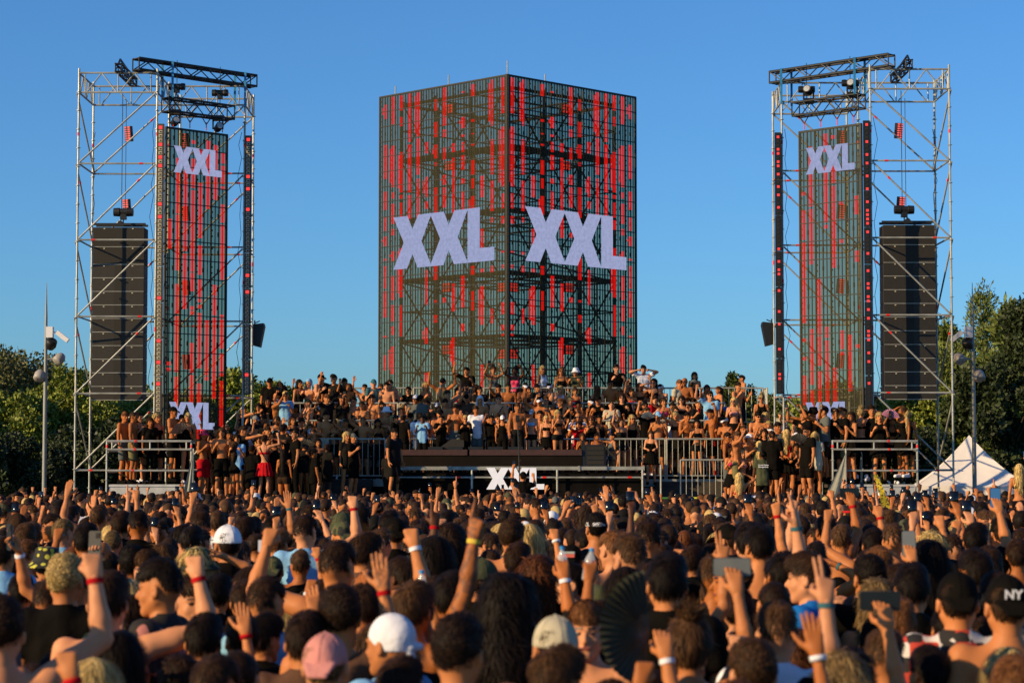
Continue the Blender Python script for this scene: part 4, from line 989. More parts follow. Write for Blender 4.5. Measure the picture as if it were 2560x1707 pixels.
def hat_arr(kind, h):
    key = ('hat', kind, h)
    if key in HR: return HR[key]
    f = Fld((-.20, -.26, -.30), (.20, .24, .22), h); X, Y, Z = f.grid(); n2 = 0
    if kind in 'CK':
        s = 1 if kind == 'C' else -1; f.ell((0, -.012, .032), (.086, .107, .104), .01); f.clip(.020 - Z + .0 * X)
        for q in range(7): yy = .085 + .012 * q; ww = .055 * math.sqrt(max(.1, 1 - (q / 7.5) ** 2)); f.cone((-ww, yy * s, .028 - .0012 * q * q), (ww, yy * s, .028 - .0012 * q * q), .009, .009, .006)
        f.ell((0, -.01, .137), (.010, .010, .006), .004)
    elif kind == 'B':
        f.cone((0, -.01, .03), (0, -.01, .115), .098, .080, .01, sc=(1, .88, 1), cut=1); f.ell((0, -.01, .118), (.078, .09, .018), .01); r = np.sqrt(X ** 2 + ((Y + .01) * .9) ** 2)
        f.put(tuple(slice(0, n) for n in f.n), np.maximum(np.abs(Z - (.035 - (r - .095) * .75)) - .006, np.maximum(r - .152, .085 - r)), .006)
    elif kind == 'T':
        f.ell((0, -.014, .034), (.090, .112, .112), .01); f.clip(np.minimum(-.03 + .085 * np.clip((Y + .01) / .08, 0, 1) - Z, 1) + 0 * X)
        for s in (-1, 1): f.cone((.072 * s, -.01, .03), (.105 * s, -.02, -.22), .028, .045, .02, sc=(1.3, 1, 1))
        f.cone((0, -.08, .02), (0, -.10, -.24), .06, .085, .02, sc=(1, 2, 1))
    elif kind == 'D':
        f.ell((0, -.014, .032), (.084, .105, .104), .01); f.clip(-.015 + .05 * np.clip((Y + .02) / .08, 0, 1) - Z + 0 * X); f.ell((.045, -.108, .0), (.035, .020, .018), .01); f.cone((0, -.10, -.005), (.01, -.14, -.16), .020, .034, .01, sc=(1, 1.6, 1)); f.ell((0, -.11, .0), (.02, .018, .018), .008)
    elif kind == 'G':   # headband / bandana
        f.ell((0, -.014, .030), (.087, .109, .108), .01); f.clip(.030 - Z + 0 * X); f.clip(Z - .068 + 0 * X)
    elif kind == 'O':   # brimmed hat
        f.cone((0, -.01, .03), (0, -.01, .125), .095, .072, .01, sc=(1, .88, 1), cut=1); r = np.sqrt(X ** 2 + ((Y + .01) * .9) ** 2)
        f.put(tuple(slice(0, n) for n in f.n), np.maximum(np.abs(Z - (.035 + .15 * np.maximum(r - .13, 0) + .25 * X * X)) - .005, np.maximum(r - .185, .085 - r)), .006)
    V, Q = clean(*f.surf())
    if kind in 'CK' and h < .01:      # stitched panel seams
        b = MB()
        for a in range(6):
            t = math.pi * a / 3 + .5; P_ = [(.0865 * math.cos(t) * math.sin(u), -.012 + .1075 * math.sin(t) * math.sin(u), .032 + .1047 * math.cos(u)) for u in np.linspace(.12, 1.6, 9)]
            for x_, y_ in zip(P_, P_[1:]): b.tube(x_, y_, .0017, 4)
        sv = np.concatenate(b.v); sq = np.array([list(f_) for f_ in b.f if len(f_) == 4]); V, Q, _ = join([(V, Q, 0), (sv, sq, 0)])
    HR[key] = (V, Q, np.zeros(len(Q), int)); return HR[key]
def glasses_arr():
    if 'gl' in HR: return HR['gl']
    f = Fld((-.10, -.05, -.03), (.10, .13, .05), .005)
    for s in (-1, 1): f.ell((.033 * s, .094, .004), (.027, .010, .019), .004); f.cone((.060 * s, .088, .012), (.082 * s, .0, .010), .0045, .004, .002)
    f.cone((-.02, .104, .010), (.02, .104, .010), .004, .004, .003); V, Q = clean(*f.surf()); HR['gl'] = (V, Q, np.zeros(len(Q), int)); return HR['gl']
# ---------------------------------------------------------------- clothes: the body's own field, inflated and cut
CL = {}
def cloth_arr(kind, code, sex, h):
    key = (kind, code if kind in ('t', 'j', 'a') else '', sex, h)
    if key in CL: return CL[key]
    J = [arm_joints(code[0], 1, sex), arm_joints(code[1], -1, sex)]; nm = 0
    if kind in ('t', 'j', 'v', 'b', 'o', 'n', 'a'):
        P = np.array([j[i] for j in J for i in (0, 1, 2)]) if kind in ('t', 'j', 'a') else np.zeros((1, 3)) + (0, 0, 1.2)
        f = Fld(np.minimum(P.min(0) - .1, (-.3, -.22, .58)), np.maximum(P.max(0) + .1, (.3, .24, 1.58)), h); X, Y, Z = f.grid()
        g = {'t': .018, 'j': .022, 'v': .012, 'b': .009, 'o': .010, 'n': .010, 'a': .026}[kind]
        torso(f, sex, g)
        if kind in ('t', 'j', 'a'):
            for q in (-1, 1): f.cone((.055 * q, .0, 1.28), (.068 * q, -.005, .84), .098 + g * .4, .108 + g * .5, .05, sc=(1, 1.0, 1))
            L = {'t': .62, 'a': .62, 'j': 1.0}[kind]
            for sh, e, w, fd, pn, hk in J:
                f.cone(sh, sh + (e - sh) * L, .074 if sex == 'm' else .060, .066 if sex == 'm' else .052, .03, cut=1)
                if kind == 'j': f.cone(e, w - fd * .03, .056, .042, .02, cut=1)
            f.clip(.80 - Z + .01 * np.sin(X * 40) + 0 * Y); f.clip(.072 - np.sqrt(X ** 2 + (Y - .012) ** 2 + (Z - 1.515) ** 2))
        elif kind == 'v':
            f.clip(.84 - Z + 0 * X + 0 * Y); f.clip(Z - 1.40 - .10 * np.exp(-((np.abs(X) - .085) / .025) ** 2) + .5 * np.maximum(np.abs(X) - .12, 0) + 0 * Y); f.clip(np.abs(X) - .165 + 0 * Y + 0 * Z); f.clip(np.abs(X) - .115 - np.maximum(0, 1.33 - Z) * 1.2 + 0 * Y)
        elif kind == 'b':
            f.clip(1.235 - Z + 0 * X + 0 * Y); strap = np.maximum(np.abs(np.abs(X) - .085) - .011, Z - 1.50); f.clip(np.minimum(Z - 1.325 - .02 * np.clip(Y / .05, -1, 1), strap) + 0 * Y)
        elif kind == 'o':
            f.clip(.82 - Z + 0 * X + 0 * Y)
            strap = np.maximum(np.abs(np.abs(X) - .09) - .012, Z - 1.50); f.clip(np.minimum(Z - 1.345, strap) + 0 * Y)
        elif kind == 'n':   # crop top
            f.clip(1.14 - Z + 0 * X + 0 * Y); f.clip(Z - 1.40 - .09 * np.exp(-((np.abs(X) - .085) / .03) ** 2) + 0 * Y); f.clip(np.abs(X) - .12 - np.maximum(0, 1.33 - Z) * 1.2 + 0 * Y)
        if kind in ('t', 'j', 'v', 'a'):
            G = np.stack(np.broadcast_arrays(X, Y, Z), -1).reshape(-1, 3); f.F += (noise3(G * (1, 1, .45), 26, 4).reshape(f.F.shape) * .009).astype(np.float32)
    else:
        f = Fld((-.34, -.26, .02), (.34, .28, 1.10), h); X, Y, Z = f.grid(); g = .016
        m = sex == 'm'; f.ell((0, -.005, .965), (.142 + g if m else .154 + g, .105 + g, .12 + g), .05)
        if not m:
            for s in (-1, 1): f.ell((.07 * s, -.06, .93), (.07 + g, .06 + g, .07 + g), .03)
        if kind in ('S', 'T', 'H'):
            for a, b, c in legj('st'):
                a, b, c = map(np.array, (a, b, c))
                if kind == 'S': f.cone(a, a + (b - a) * .82, .105, .088, .03, cut=1)
                elif kind == 'H': f.cone(a, a + (b - a) * .26, .106, .102, .03, cut=1)
                else: f.cone(a, b, .100, .074, .03); f.cone(b, c + np.array([0, 0, .02]), .074, .060, .02, cut=1)
        if kind == 'R':
            rz = np.sqrt(X ** 2 + ((Y + .01) * 1.2) ** 2); f.put(tuple(slice(0, n) for n in f.n), np.maximum(np.maximum(rz - (.165 + .32 * (1.0 - Z)), .66 - Z), Z - .98), .02)
            f.F += (.010 * np.sin(np.arctan2(Y, X) * 14)).astype(np.float32)
        f.clip(Z - (1.03 if kind != 'H' else 1.0) + 0 * X + 0 * Y)
    V, Q = clean(*f.surf()); CL[key] = (V, Q, np.zeros(len(Q), int)); return CL[key]
def shoe_arr(h):
    if ('shoe', h) in CL: return CL[('shoe', h)]
    f = Fld((-.22, -.14, -.01), (.22, .22, .16), h); X, Y, Z = f.grid()
    for a, b, c in legj('st'):
        f.cone((c[0], c[1] - .03, .05), (c[0] * 1.05, c[1] + .16, .038), .052, .044, .02); f.cone((c[0], c[1] - .02, .05), (c[0], c[1] - .02, .13), .047, .045, .02, cut=1)
    f.clip(.0 - Z + 0 * X + 0 * Y); V, Q = clean(*f.surf()); CL[('shoe', h)] = (V, Q, np.zeros(len(Q), int)); return CL[('shoe', h)]
def band_arr(code, sex):
    """wristband round the raised wrist"""
    mb = MB(); i = 0 if code[0] in 'fpobMmvhcwFQB' else 1; sh, e, w, fd, pn, hk = arm_joints(code[i], 1 if i == 0 else -1, sex); a = w - fd * .035; mb.tube(a, a + fd * .020, .032 if sex == 'm' else .029, 12, cap=False); mb.tube(a + fd * .020, a, .0315, 12, cap=True)
    return mb
# ---------------------------------------------------------------- materials, shared, tinted per object
SKIN = mat('skin', (.4, .2, .1), .55, var=.10, scale=6., objcol=True, spec=.22, bump=.06)
EYE = mat('dark_eye', (.02, .012, .01), .3); LIP = mat('lip', (.28, .08, .06), .5)
HAIR = mat('hair', (.02, .015, .01), .62, var=.30, scale=14., objcol=True, island=.7, spec=.13)
CLO = mat('woven_clothing', (.1, .1, .1), .85, var=.10, scale=5., objcol=True, spec=.06, bump=.9, bscale=9.)
SGL = mat('sunglasses_lens', (.008, .008, .010), .12)
PHB = mat('phone_glass', (.006, .008, .012), .12); 
def pattern_mat(name, cols, kind='vor', scale=12.):
    m = bpy.data.materials.new(name); m.use_nodes = True; t = m.node_tree; N, Lk = t.nodes, t.links; p = N['Principled BSDF']; p.inputs['Roughness'].default_value = .85
    tc = N.new('ShaderNodeTexCoord'); r = N.new('ShaderNodeValToRGB'); r.color_ramp.interpolation = 'CONSTANT'; e = r.color_ramp.elements
    while len(e) < len(cols): e.new(.5)
    if kind == 'chk':
        v = N.new('ShaderNodeTexVoronoi'); v.distance = 'CHEBYCHEV'; setn(v, Scale=scale, Randomness=.25); o = v.outputs['Color']
    elif kind == 'wav': v = N.new('ShaderNodeTexWave'); setn(v, Scale=scale, Distortion=6.); o = v.outputs['Fac']
    elif kind == 'dot': v = N.new('ShaderNodeTexVoronoi'); setn(v, Scale=scale, Randomness=.5); o = v.outputs['Distance']
    else: v = N.new('ShaderNodeTexNoise'); setn(v, Scale=scale, Detail=2.); o = v.outputs['Fac']
    for i, c in enumerate(cols): e[i].position = (i / len(cols) if kind in ('chk', 'wav', 'dot') else (0, .44, .52, .6)[i]); e[i].color = (*c, 1)
    Lk.new(tc.outputs['Object'], v.inputs['Vector']); Lk.new(o, r.inputs[0]); Lk.new(r.outputs[0], p.inputs['Base Color']); return m
def tattoo_mat():
    m = SKIN.copy(); m.name = 'tattooed_skin'; t = m.node_tree; N, Lk = t.nodes, t.links; p = N['Principled BSDF']; src = p.inputs['Base Color'].links[0].from_socket
    tc = N.new('ShaderNodeTexCoord'); n = N.new('ShaderNodeTexNoise'); setn(n, Scale=16., Detail=5., Distortion=1.6); Lk.new(tc.outputs['Object'], n.inputs['Vector'])
    sp = N.new('ShaderNodeSeparateXYZ'); Lk.new(tc.outputs['Object'], sp.inputs[0]); ab = N.new('ShaderNodeMath'); ab.operation = 'ABSOLUTE'; Lk.new(sp.outputs[0], ab.inputs[0])
    g = N.new('ShaderNodeMath'); g.operation = 'GREATER_THAN'; g.inputs[1].default_value = .17; Lk.new(ab.outputs[0], g.inputs[0])
    r = N.new('ShaderNodeMapRange'); setn(r, From_Min=.50, From_Max=.56, To_Min=0., To_Max=.5); Lk.new(n.outputs['Fac'], r.inputs['Value'])
    mu = N.new('ShaderNodeMath'); mu.operation = 'MULTIPLY'; Lk.new(r.outputs[0], mu.inputs[0]); Lk.new(g.outputs[0], mu.inputs[1])
    mx = N.new('ShaderNodeMix'); mx.data_type = 'RGBA'; Lk.new(mu.outputs[0], mx.inputs[0]); Lk.new(src, mx.inputs[6]); mx.inputs[7].default_value = (.03, .03, .03, 1); Lk.new(mx.outputs[2], p.inputs['Base Color']); return m
SKINT = tattoo_mat()
PAT = {'camo': pattern_mat('camouflage_cloth', [(.025, .03, .01), (.09, .075, .02), (.05, .065, .02), (.01, .01, .006)], 'noi', 9.),
       'check': pattern_mat('red_white_black_print', [(.35, .02, .01), (.6, .55, .5), (.012, .01, .01), (.45, .04, .02)], 'chk', 16.),
       'wave': pattern_mat('blue_white_print', [(.55, .6, .7), (.03, .13, .4)], 'wav', 5.), 'dots': pattern_mat('black_cloth_with_yellow_dots', [(.55, .5, .05), (.012, .012, .01), (.012, .012, .01)], 'dot', 18.),
       'pink': pattern_mat('black_cloth_with_pink_print', [(.010, .007, .005), (.010, .007, .005), (.45, .16, .13), (.010, .007, .005)], 'noi', 4.5),
       'chain': mat('gold_chain_metal', (.75, .45, .10), .3, .9)}
COL = {'k': (.005, .004, .003), 'w': (.72, .72, .76), 'g': (.10, .11, .10), 'G': (.22, .23, .24), 'b': (.20, .42, .66), 'u': (.01, .13, .42), 'r': (.42, .008, .012), 'n': (.035, .018, .010), 'y': (.62, .45, .06), 'p': (.55, .23, .20), 'P': (.60, .05, .12), 'e': (.065, .07, .035), 'a': (.45, .40, .28), 't': (.04, .12, .14), 'o': (.75, .12, .02), 'd': (.10, .05, .03), 'E': (.0, .16, .04), 'q': (.16, .14, .06), 'c': 'camo', 'x': 'check', 'z': 'wave', 's': 'dots', 'h': 'pink'}
CNM = {'k': 'black', 'w': 'white', 'g': 'grey', 'G': 'light grey', 'b': 'light blue', 'u': 'blue', 'r': 'red', 'n': 'dark brown', 'y': 'yellow', 'p': 'dusty pink', 'P': 'hot pink', 'e': 'olive', 'a': 'cream', 't': 'teal', 'o': 'orange', 'd': 'brown', 'E': 'green', 'q': 'khaki', 'c': 'camouflage', 'x': 'red and white print', 'z': 'blue and white print', 's': 'yellow dotted', 'h': 'black with pink print'}
HCOL = {'k': (.009, .005, .003), 'n': (.024, .011, .005), 'd': (.060, .028, .011), 'r': (.10, .032, .010), 'y': (.48, .33, .12), 'g': (.14, .055, .018), 'l': (.16, .10, .04)}
HNM = {'k': 'black', 'n': 'dark brown', 'd': 'brown', 'r': 'reddish brown', 'y': 'blond', 'g': 'ginger', 'l': 'dark blond'}
SKN = [(.57, .245, .115), (.48, .175, .058), (.36, .112, .026), (.095, .032, .011)]
HST = {'s': 'short', 'c': 'curly', 'l': 'long', 'p': 'ponytailed', 'u': 'bun', 'f': 'faded', 'z': 'buzzed', 'x': 'bald', 'w': 'wavy', 'n': 'braided'}
ARMN = {'f': 'one fist up', 'p': 'pointing up', 'o': 'open hand up', 'm': 'holding a phone up', 'M': 'phone held high', 'b': 'bent arm raised', 'v': 'making a peace sign', 'F': 'fist near head height', 'Q': 'open hand near head height', 'B': 'forearm lifted sideways', 'h': 'hand behind head', 'c': 'arm across the face', 'x': 'arms folded', 'k': 'hand near chest', 'w': 'pointing forward', 'r': 'leaning forward', 'q': 'hands clapping', 'd': ''}
TOPN = {'t': 'tee', 'j': 'sweater', 'v': 'tank top', 'b': 'bikini top', 'o': 'bodice', 'n': 'crop top', 'a': 'loose shirt'}
HATN = {'C': 'cap', 'K': 'backward cap', 'B': 'bucket hat', 'T': 'towel over head', 'D': 'durag', 'G': 'headband', 'O': 'brimmed hat'}
MC = {}
def cached(key, fn, name, mats):
    if key not in MC:
        V, Q, m = fn(); me = mesh_np(name, V, Q, m); [me.materials.append(x) for x in mats]; MC[key] = me
    return MC[key]
PEOPLE = []; PHONES = []; EXTRA = []
def settle(o, c):
    if isinstance(c, str):
        o.material_slots[0].link = 'OBJECT'; o.material_slots[0].material = PAT[c]
    else: o.color = (*c, 1)
def person(x, y, z, hgt, rot, sex='m', hair='sn', top='tk', bot=None, pose='dd', yaw=0, skin=1, hat=None, gl=False, mirror=False, fine=False, band=None, shoes='k', place='', place2='', extra='', group='festival crowd', tilt=0., bag=False, phone=True):
    hb, hh, hd = (.0165, .0072, .0046) if fine else (.024, .0115, .0075)
    me = cached(('body', pose, sex, yaw, fine), lambda: body_arr(pose, sex, yaw, hb, hh, hd), 'person_body', [SKIN, EYE, LIP])
    p = link('person', me, None); p.location = (x, y, z); s = hgt / 1.75; p.scale = (s * (-1 if mirror else 1), s, s); p.rotation_euler = (R(tilt), 0, R(rot))
    sk = SKN[skin]; j = random.uniform(.85, 1.12); p.color = (sk[0] * j, sk[1] * j, sk[2] * j, 1)
    if sex == 'm' and fine and (random.random() < .08 or (top and top[0] == '0' and skin == 2 and pose[0] == 'p')): p.material_slots[0].link = 'OBJECT'; p.material_slots[0].material = SKINT
    def head_child(name, arr, key, mats, c):
        o = link(name, cached(key, arr, name, mats), p); o.location = (0, 0, HEADZ); o.rotation_euler = (0, 0, R(yaw)); settle(o, c) if c is not None else None; return o
    st = hair[0]
    if st != 'x' and not (hat and hat[0] in 'TD'):
        use = st
        if hat and hat[0] in 'CKBO': use = {'s': 'z', 'c': 's', 'f': 'z', 'u': 'z'}.get(st, st)
        hh2 = .009 if fine else .014
        hc = HCOL[hair[1]]; jj = random.uniform(.8, 1.25); head_child('hair', lambda: hair_arr(use, hh2, fine or 2), ('hair', use, fine), [HAIR], (hc[0] * jj, hc[1] * jj, hc[2] * jj))
    if hat: 
        hk = hat[0]; ho = head_child(HATN[hk].split()[-1] if hk not in 'TG' else ('towel' if hk == 'T' else 'headband'), lambda: hat_arr(hk, .007 if fine else .011), ('hat', hk, fine), [CLO], COL[hat[1]] if not isinstance(COL[hat[1]], str) else COL[hat[1]])
        if isinstance(COL[hat[1]], str): settle(ho, COL[hat[1]])
    if gl: head_child('sunglasses', glasses_arr, 'gl', [SGL], None)
    hc_ = .0155 if fine else .021
    tn_ = ''
    if top and top[0] != '0':
        kd = top[0]; c = COL[top[1]]; nm = {'t': 't_shirt', 'j': 'sweater', 'v': 'tank_top', 'b': 'bikini_top', 'o': 'bodice', 'n': 'crop_top', 'a': 'shirt'}[kd]
        o = link(nm, cached(('cl', kd, pose if kd in 'tja' else '', sex, fine), lambda: cloth_arr(kd, pose, sex, hc_), nm, [CLO]), p); settle(o, c)
    if bot is None: bot = 'Sk' if sex == 'm' else 'Hk'
    kd = bot[0]; nm = {'S': 'shorts', 'T': 'trousers', 'H': 'hot_pants', 'R': 'skirt'}[kd]
    o = link(nm, cached(('cl', kd, '', sex, 0), lambda: cloth_arr(kd, 'dd', sex, .022), nm, [CLO]), p); settle(o, COL[bot[1]])
    o = link('shoes', cached(('shoe',), lambda: shoe_arr(.014), 'shoes', [CLO]), p); settle(o, COL[shoes])
    if band:
        key = ('band', pose, sex)
        if key not in MC: b = band_arr(pose, sex); m = b.mesh('wristband', True); m.materials.append(CLO); MC[key] = m
        o = link('wristband', MC[key], p); settle(o, COL[band])
    if bag:
        if 'bag' not in MC:
            b = MB(); pts = [(-.13, .0, 1.46), (-.10, .085, 1.40), (-.02, .125, 1.28), (.08, .12, 1.12), (.15, .03, 1.0), (.10, -.10, 1.08), (0, -.125, 1.24), (-.09, -.10, 1.40), (-.13, 0, 1.46)]
            for a_, c_ in zip(pts, pts[1:]): b.tube(a_, c_, .012, 6)
            m = b.mesh('bag_strap', True); m.materials.append(CLO); MC['bag'] = m
        o = link('bag_strap', MC['bag'], p); settle(o, COL['k'])
    # label
    who = 'man' if sex == 'm' else 'woman'; hd_ = ''
    if hat: hd_ = '%s %s' % (CNM[hat[1]], HATN[hat[0]])
    elif st == 'x': hd_ = 'bald head'
    else: hd_ = '%s %s hair' % (HST[st], HNM[hair[1]])
    tp = 'shirtless' if (not top or top[0] == '0') else '%s %s' % (CNM[top[1]], TOPN[top[0]])
    ps = next((ARMN[c] for c in ('M', 'm', 'F', 'Q', 'B', 'f', 'p', 'v', 'o', 'w', 'c', 'h', 'b', 'x', 'k', 'q', 'r') if c in pose), '')
    if pose == 'ff' or pose == 'oo' or pose == 'bb': ps = 'both arms up'
    base = ('%s %s, %s' % (tp, who, hd_)) if tp == 'shirtless' else ('%s in %s, %s' % (who, tp, hd_))
    if gl: base += ', sunglasses'
    PEOPLE.append(dict(o=p, base=base, ps=ps, place=place, place2=place2, extra=extra, group=group)); p['category'] = 'person'
    # phone in hand: a thing of its own
    if phone:
        for i, c in enumerate(pose[:2]):
            if c in 'mM' and (i == 0 or pose[0] not in 'mM'):
                sh, e, w, fd, pn, hk = arm_joints(c, 1 if i == 0 else -1, sex); P = w + fd * .105 + unit(pn - fd * (pn @ fd)) * .038
                PHONES.append((p, P, fine))
    return p
def make_phones():
    mb = MB(); 
    prof = [(-.036, -.066), (-.030, -.074), (.030, -.074), (.036, -.066), (.036, .066), (.030, .074), (-.030, .074), (-.036, .066)]
    mb.poly(prof, .009); me0 = mb.mesh('phone_body'); me0.materials.append(BLK)
    mb = MB(); mb.poly([(x * .93, z * .95) for x, z in prof], .0015, Matrix.Translation((0, -.0022, 0))); me1 = mb.mesh('phone_screen'); 
    ms = [mat('phone_screen_off', (.01, .015, .02), .1), mat('phone_screen_blue', (.02, .06, .12), .15, emit=(.08, .25, .5), es=.35), mat('phone_screen_grey', (.15, .16, .15), .3)]
    me1.materials.append(ms[0]); mb = MB(); mb.box((-.028, .0092, .035), (-.005, .012, .064)); mb.tube((-.022, .011, .056), (-.022, .0135, .056), .006, 8); mb.tube((-.011, .011, .044), (-.011, .0135, .044), .006, 8); me2 = mb.mesh('camera_bump'); me2.materials.append(GRL)
    bpy.context.view_layer.update(); out = []
    for k, (p, P, fine) in enumerate(PHONES):
        wp = p.matrix_world @ Vector(P); e = empty('smartphone', wp, cat='phone', group='phones held up to film'); yaw = p.rotation_euler.z
        e.rotation_euler = (R(-12), 0, yaw + R(random.uniform(-12, 12)));
        s = 1.1 * abs(p.scale.x)
        # display faces the person: -Y of the phone is the screen side
        e.rotation_euler = (R(random.uniform(-12, 6)), R(random.choice((0, 0, 0, 90))), yaw); e.scale = (s, s, s)
        link('body', me0, e); sc = link('screen', me1, e); link('camera_bump', me2, e); sc.material_slots[0].link = 'OBJECT'; sc.material_slots[0].material = ms[(1, 0, 2, 0, 1)[k % 5]]
        PEOPLE.append(dict(o=e, base='black smartphone held by the %s' % p['shortdesc'], ps='', place='', place2='', extra='', group='phones held up to film'))
def finish_labels():
    """every label must single out one thing: positions are added only where looks do not suffice"""
    from collections import defaultdict
    def words(s): return len(s.replace(',', ' ').split())
    opts = []
    for d in PEOPLE:
        o = d['o']; o['group'] = d['group']
        c = []
        b = d['base']
        if d['extra']: c.append(d['extra'])
        if d['ps']: c.append('%s, %s, %s' % (b, d['ps'], d['place']))
        c.append('%s, %s' % (b, d['place']) if d['place'] else b); d['c'] = c[0]
    by = defaultdict(list)
    for d in PEOPLE: by[d['c'].lower()].append(d)
    for k, L in by.items():
        if len(L) > 1:
            L.sort(key=lambda d: px_of(d['o'].location)[0])
            names = ['leftmost', 'second from left', 'third from left', 'fourth from left', 'fifth from left', 'sixth from left', 'seventh from left', 'eighth from left', 'ninth from left', 'tenth from left', 'eleventh from left', 'twelfth from left', 'thirteenth from left']
            for i, d in enumerate(L):
                if i == len(L) - 1: d['c'] = d['c'] + ', rightmost such'
                else: d['c'] = d['c'] + ', ' + names[min(i, len(names) - 1)]
    for d in PEOPLE:
        s = d['c']
        for a, b in ((', sunglasses', ' and sunglasses'),): s = s.replace(a, b) if words(s) > 16 else s
        for cut in (' such', ' the', ' tier'):
            if words(s) > 16: s = s.replace(cut, '' if cut.endswith(' ') else '', 1)
        if words(s) > 16: s = s.replace('black smartphone held by ', 'phone of ').replace(', hand near chest', '').replace(' hair', '')
        s = ' '.join(s.split()); d['o']['label'] = s; len(s.split()) > 16 and print('WW', len(s.split()), s)
        for a, b in (('black smartphone held by the ', 'phone held by '), ('black smartphone held by ', 'phone held by '), ('one fist', 'fist'), ('hand near chest', 'hand raised'), (' hair', ''), ('dark brown', 'dark'), ('reddish brown', 'reddish'), ('holding a phone up', 'phone up'), ('making a peace sign', 'peace sign'), (' with sunglasses', ''), (' and sunglasses', ''), ('festival ', '')):
            if words(s) > 16: s = s.replace(a, b, 1)
        while words(s) > 16 and ', ' in s: s = s.rsplit(', ', 1)[0]
        if words(s) > 16: s = s.replace(' in ', ', ', 1).replace(' with ', ', ', 1).replace('phone held by', 'phone of'); s = ' '.join(s.split()[:16]); print('WX', s)
        if 'shortdesc' in d['o'].keys(): del d['o']['shortdesc']
# ================================================================ people on the terraces, platforms and stairs
CROP = {'A': (600, 900, 4.355), 'B': (960, 900, 4.3545), 'C': (1360, 900, 4.355), 'D': (1700, 900, 4.1275), 'E': (2000, 960, 4.2), 'F': (230, 960, 5.2275)}
ROWS = {'4': (68.0, 3.70, 'top terrace tier'), '3': (66.65, 3.20, 'third terrace tier'), '2': (65.15, 2.65, 'second terrace tier'), '1': (63.45, 2.10, 'lowest terrace tier'),
        'S': (61.9, 1.95, 'beside the DJ desk'), 'J': (62.3, 2.45, 'behind the DJ desk'), 'L': (58.4, 1.56, 'left stairs landing'), 'K': (59.6, 1.56, 'back of the left landing'), 'R': (57.6, 1.5, 'right stairs landing'),
        'Q': (59.8, 1.5, 'back of the right landing'), 'P': (58.25, 1.985, 'left viewing platform'), 'O': (58.0, 1.985, 'right viewing platform'), 'M': (61.3, 2.2, 'deck behind the right landing')}
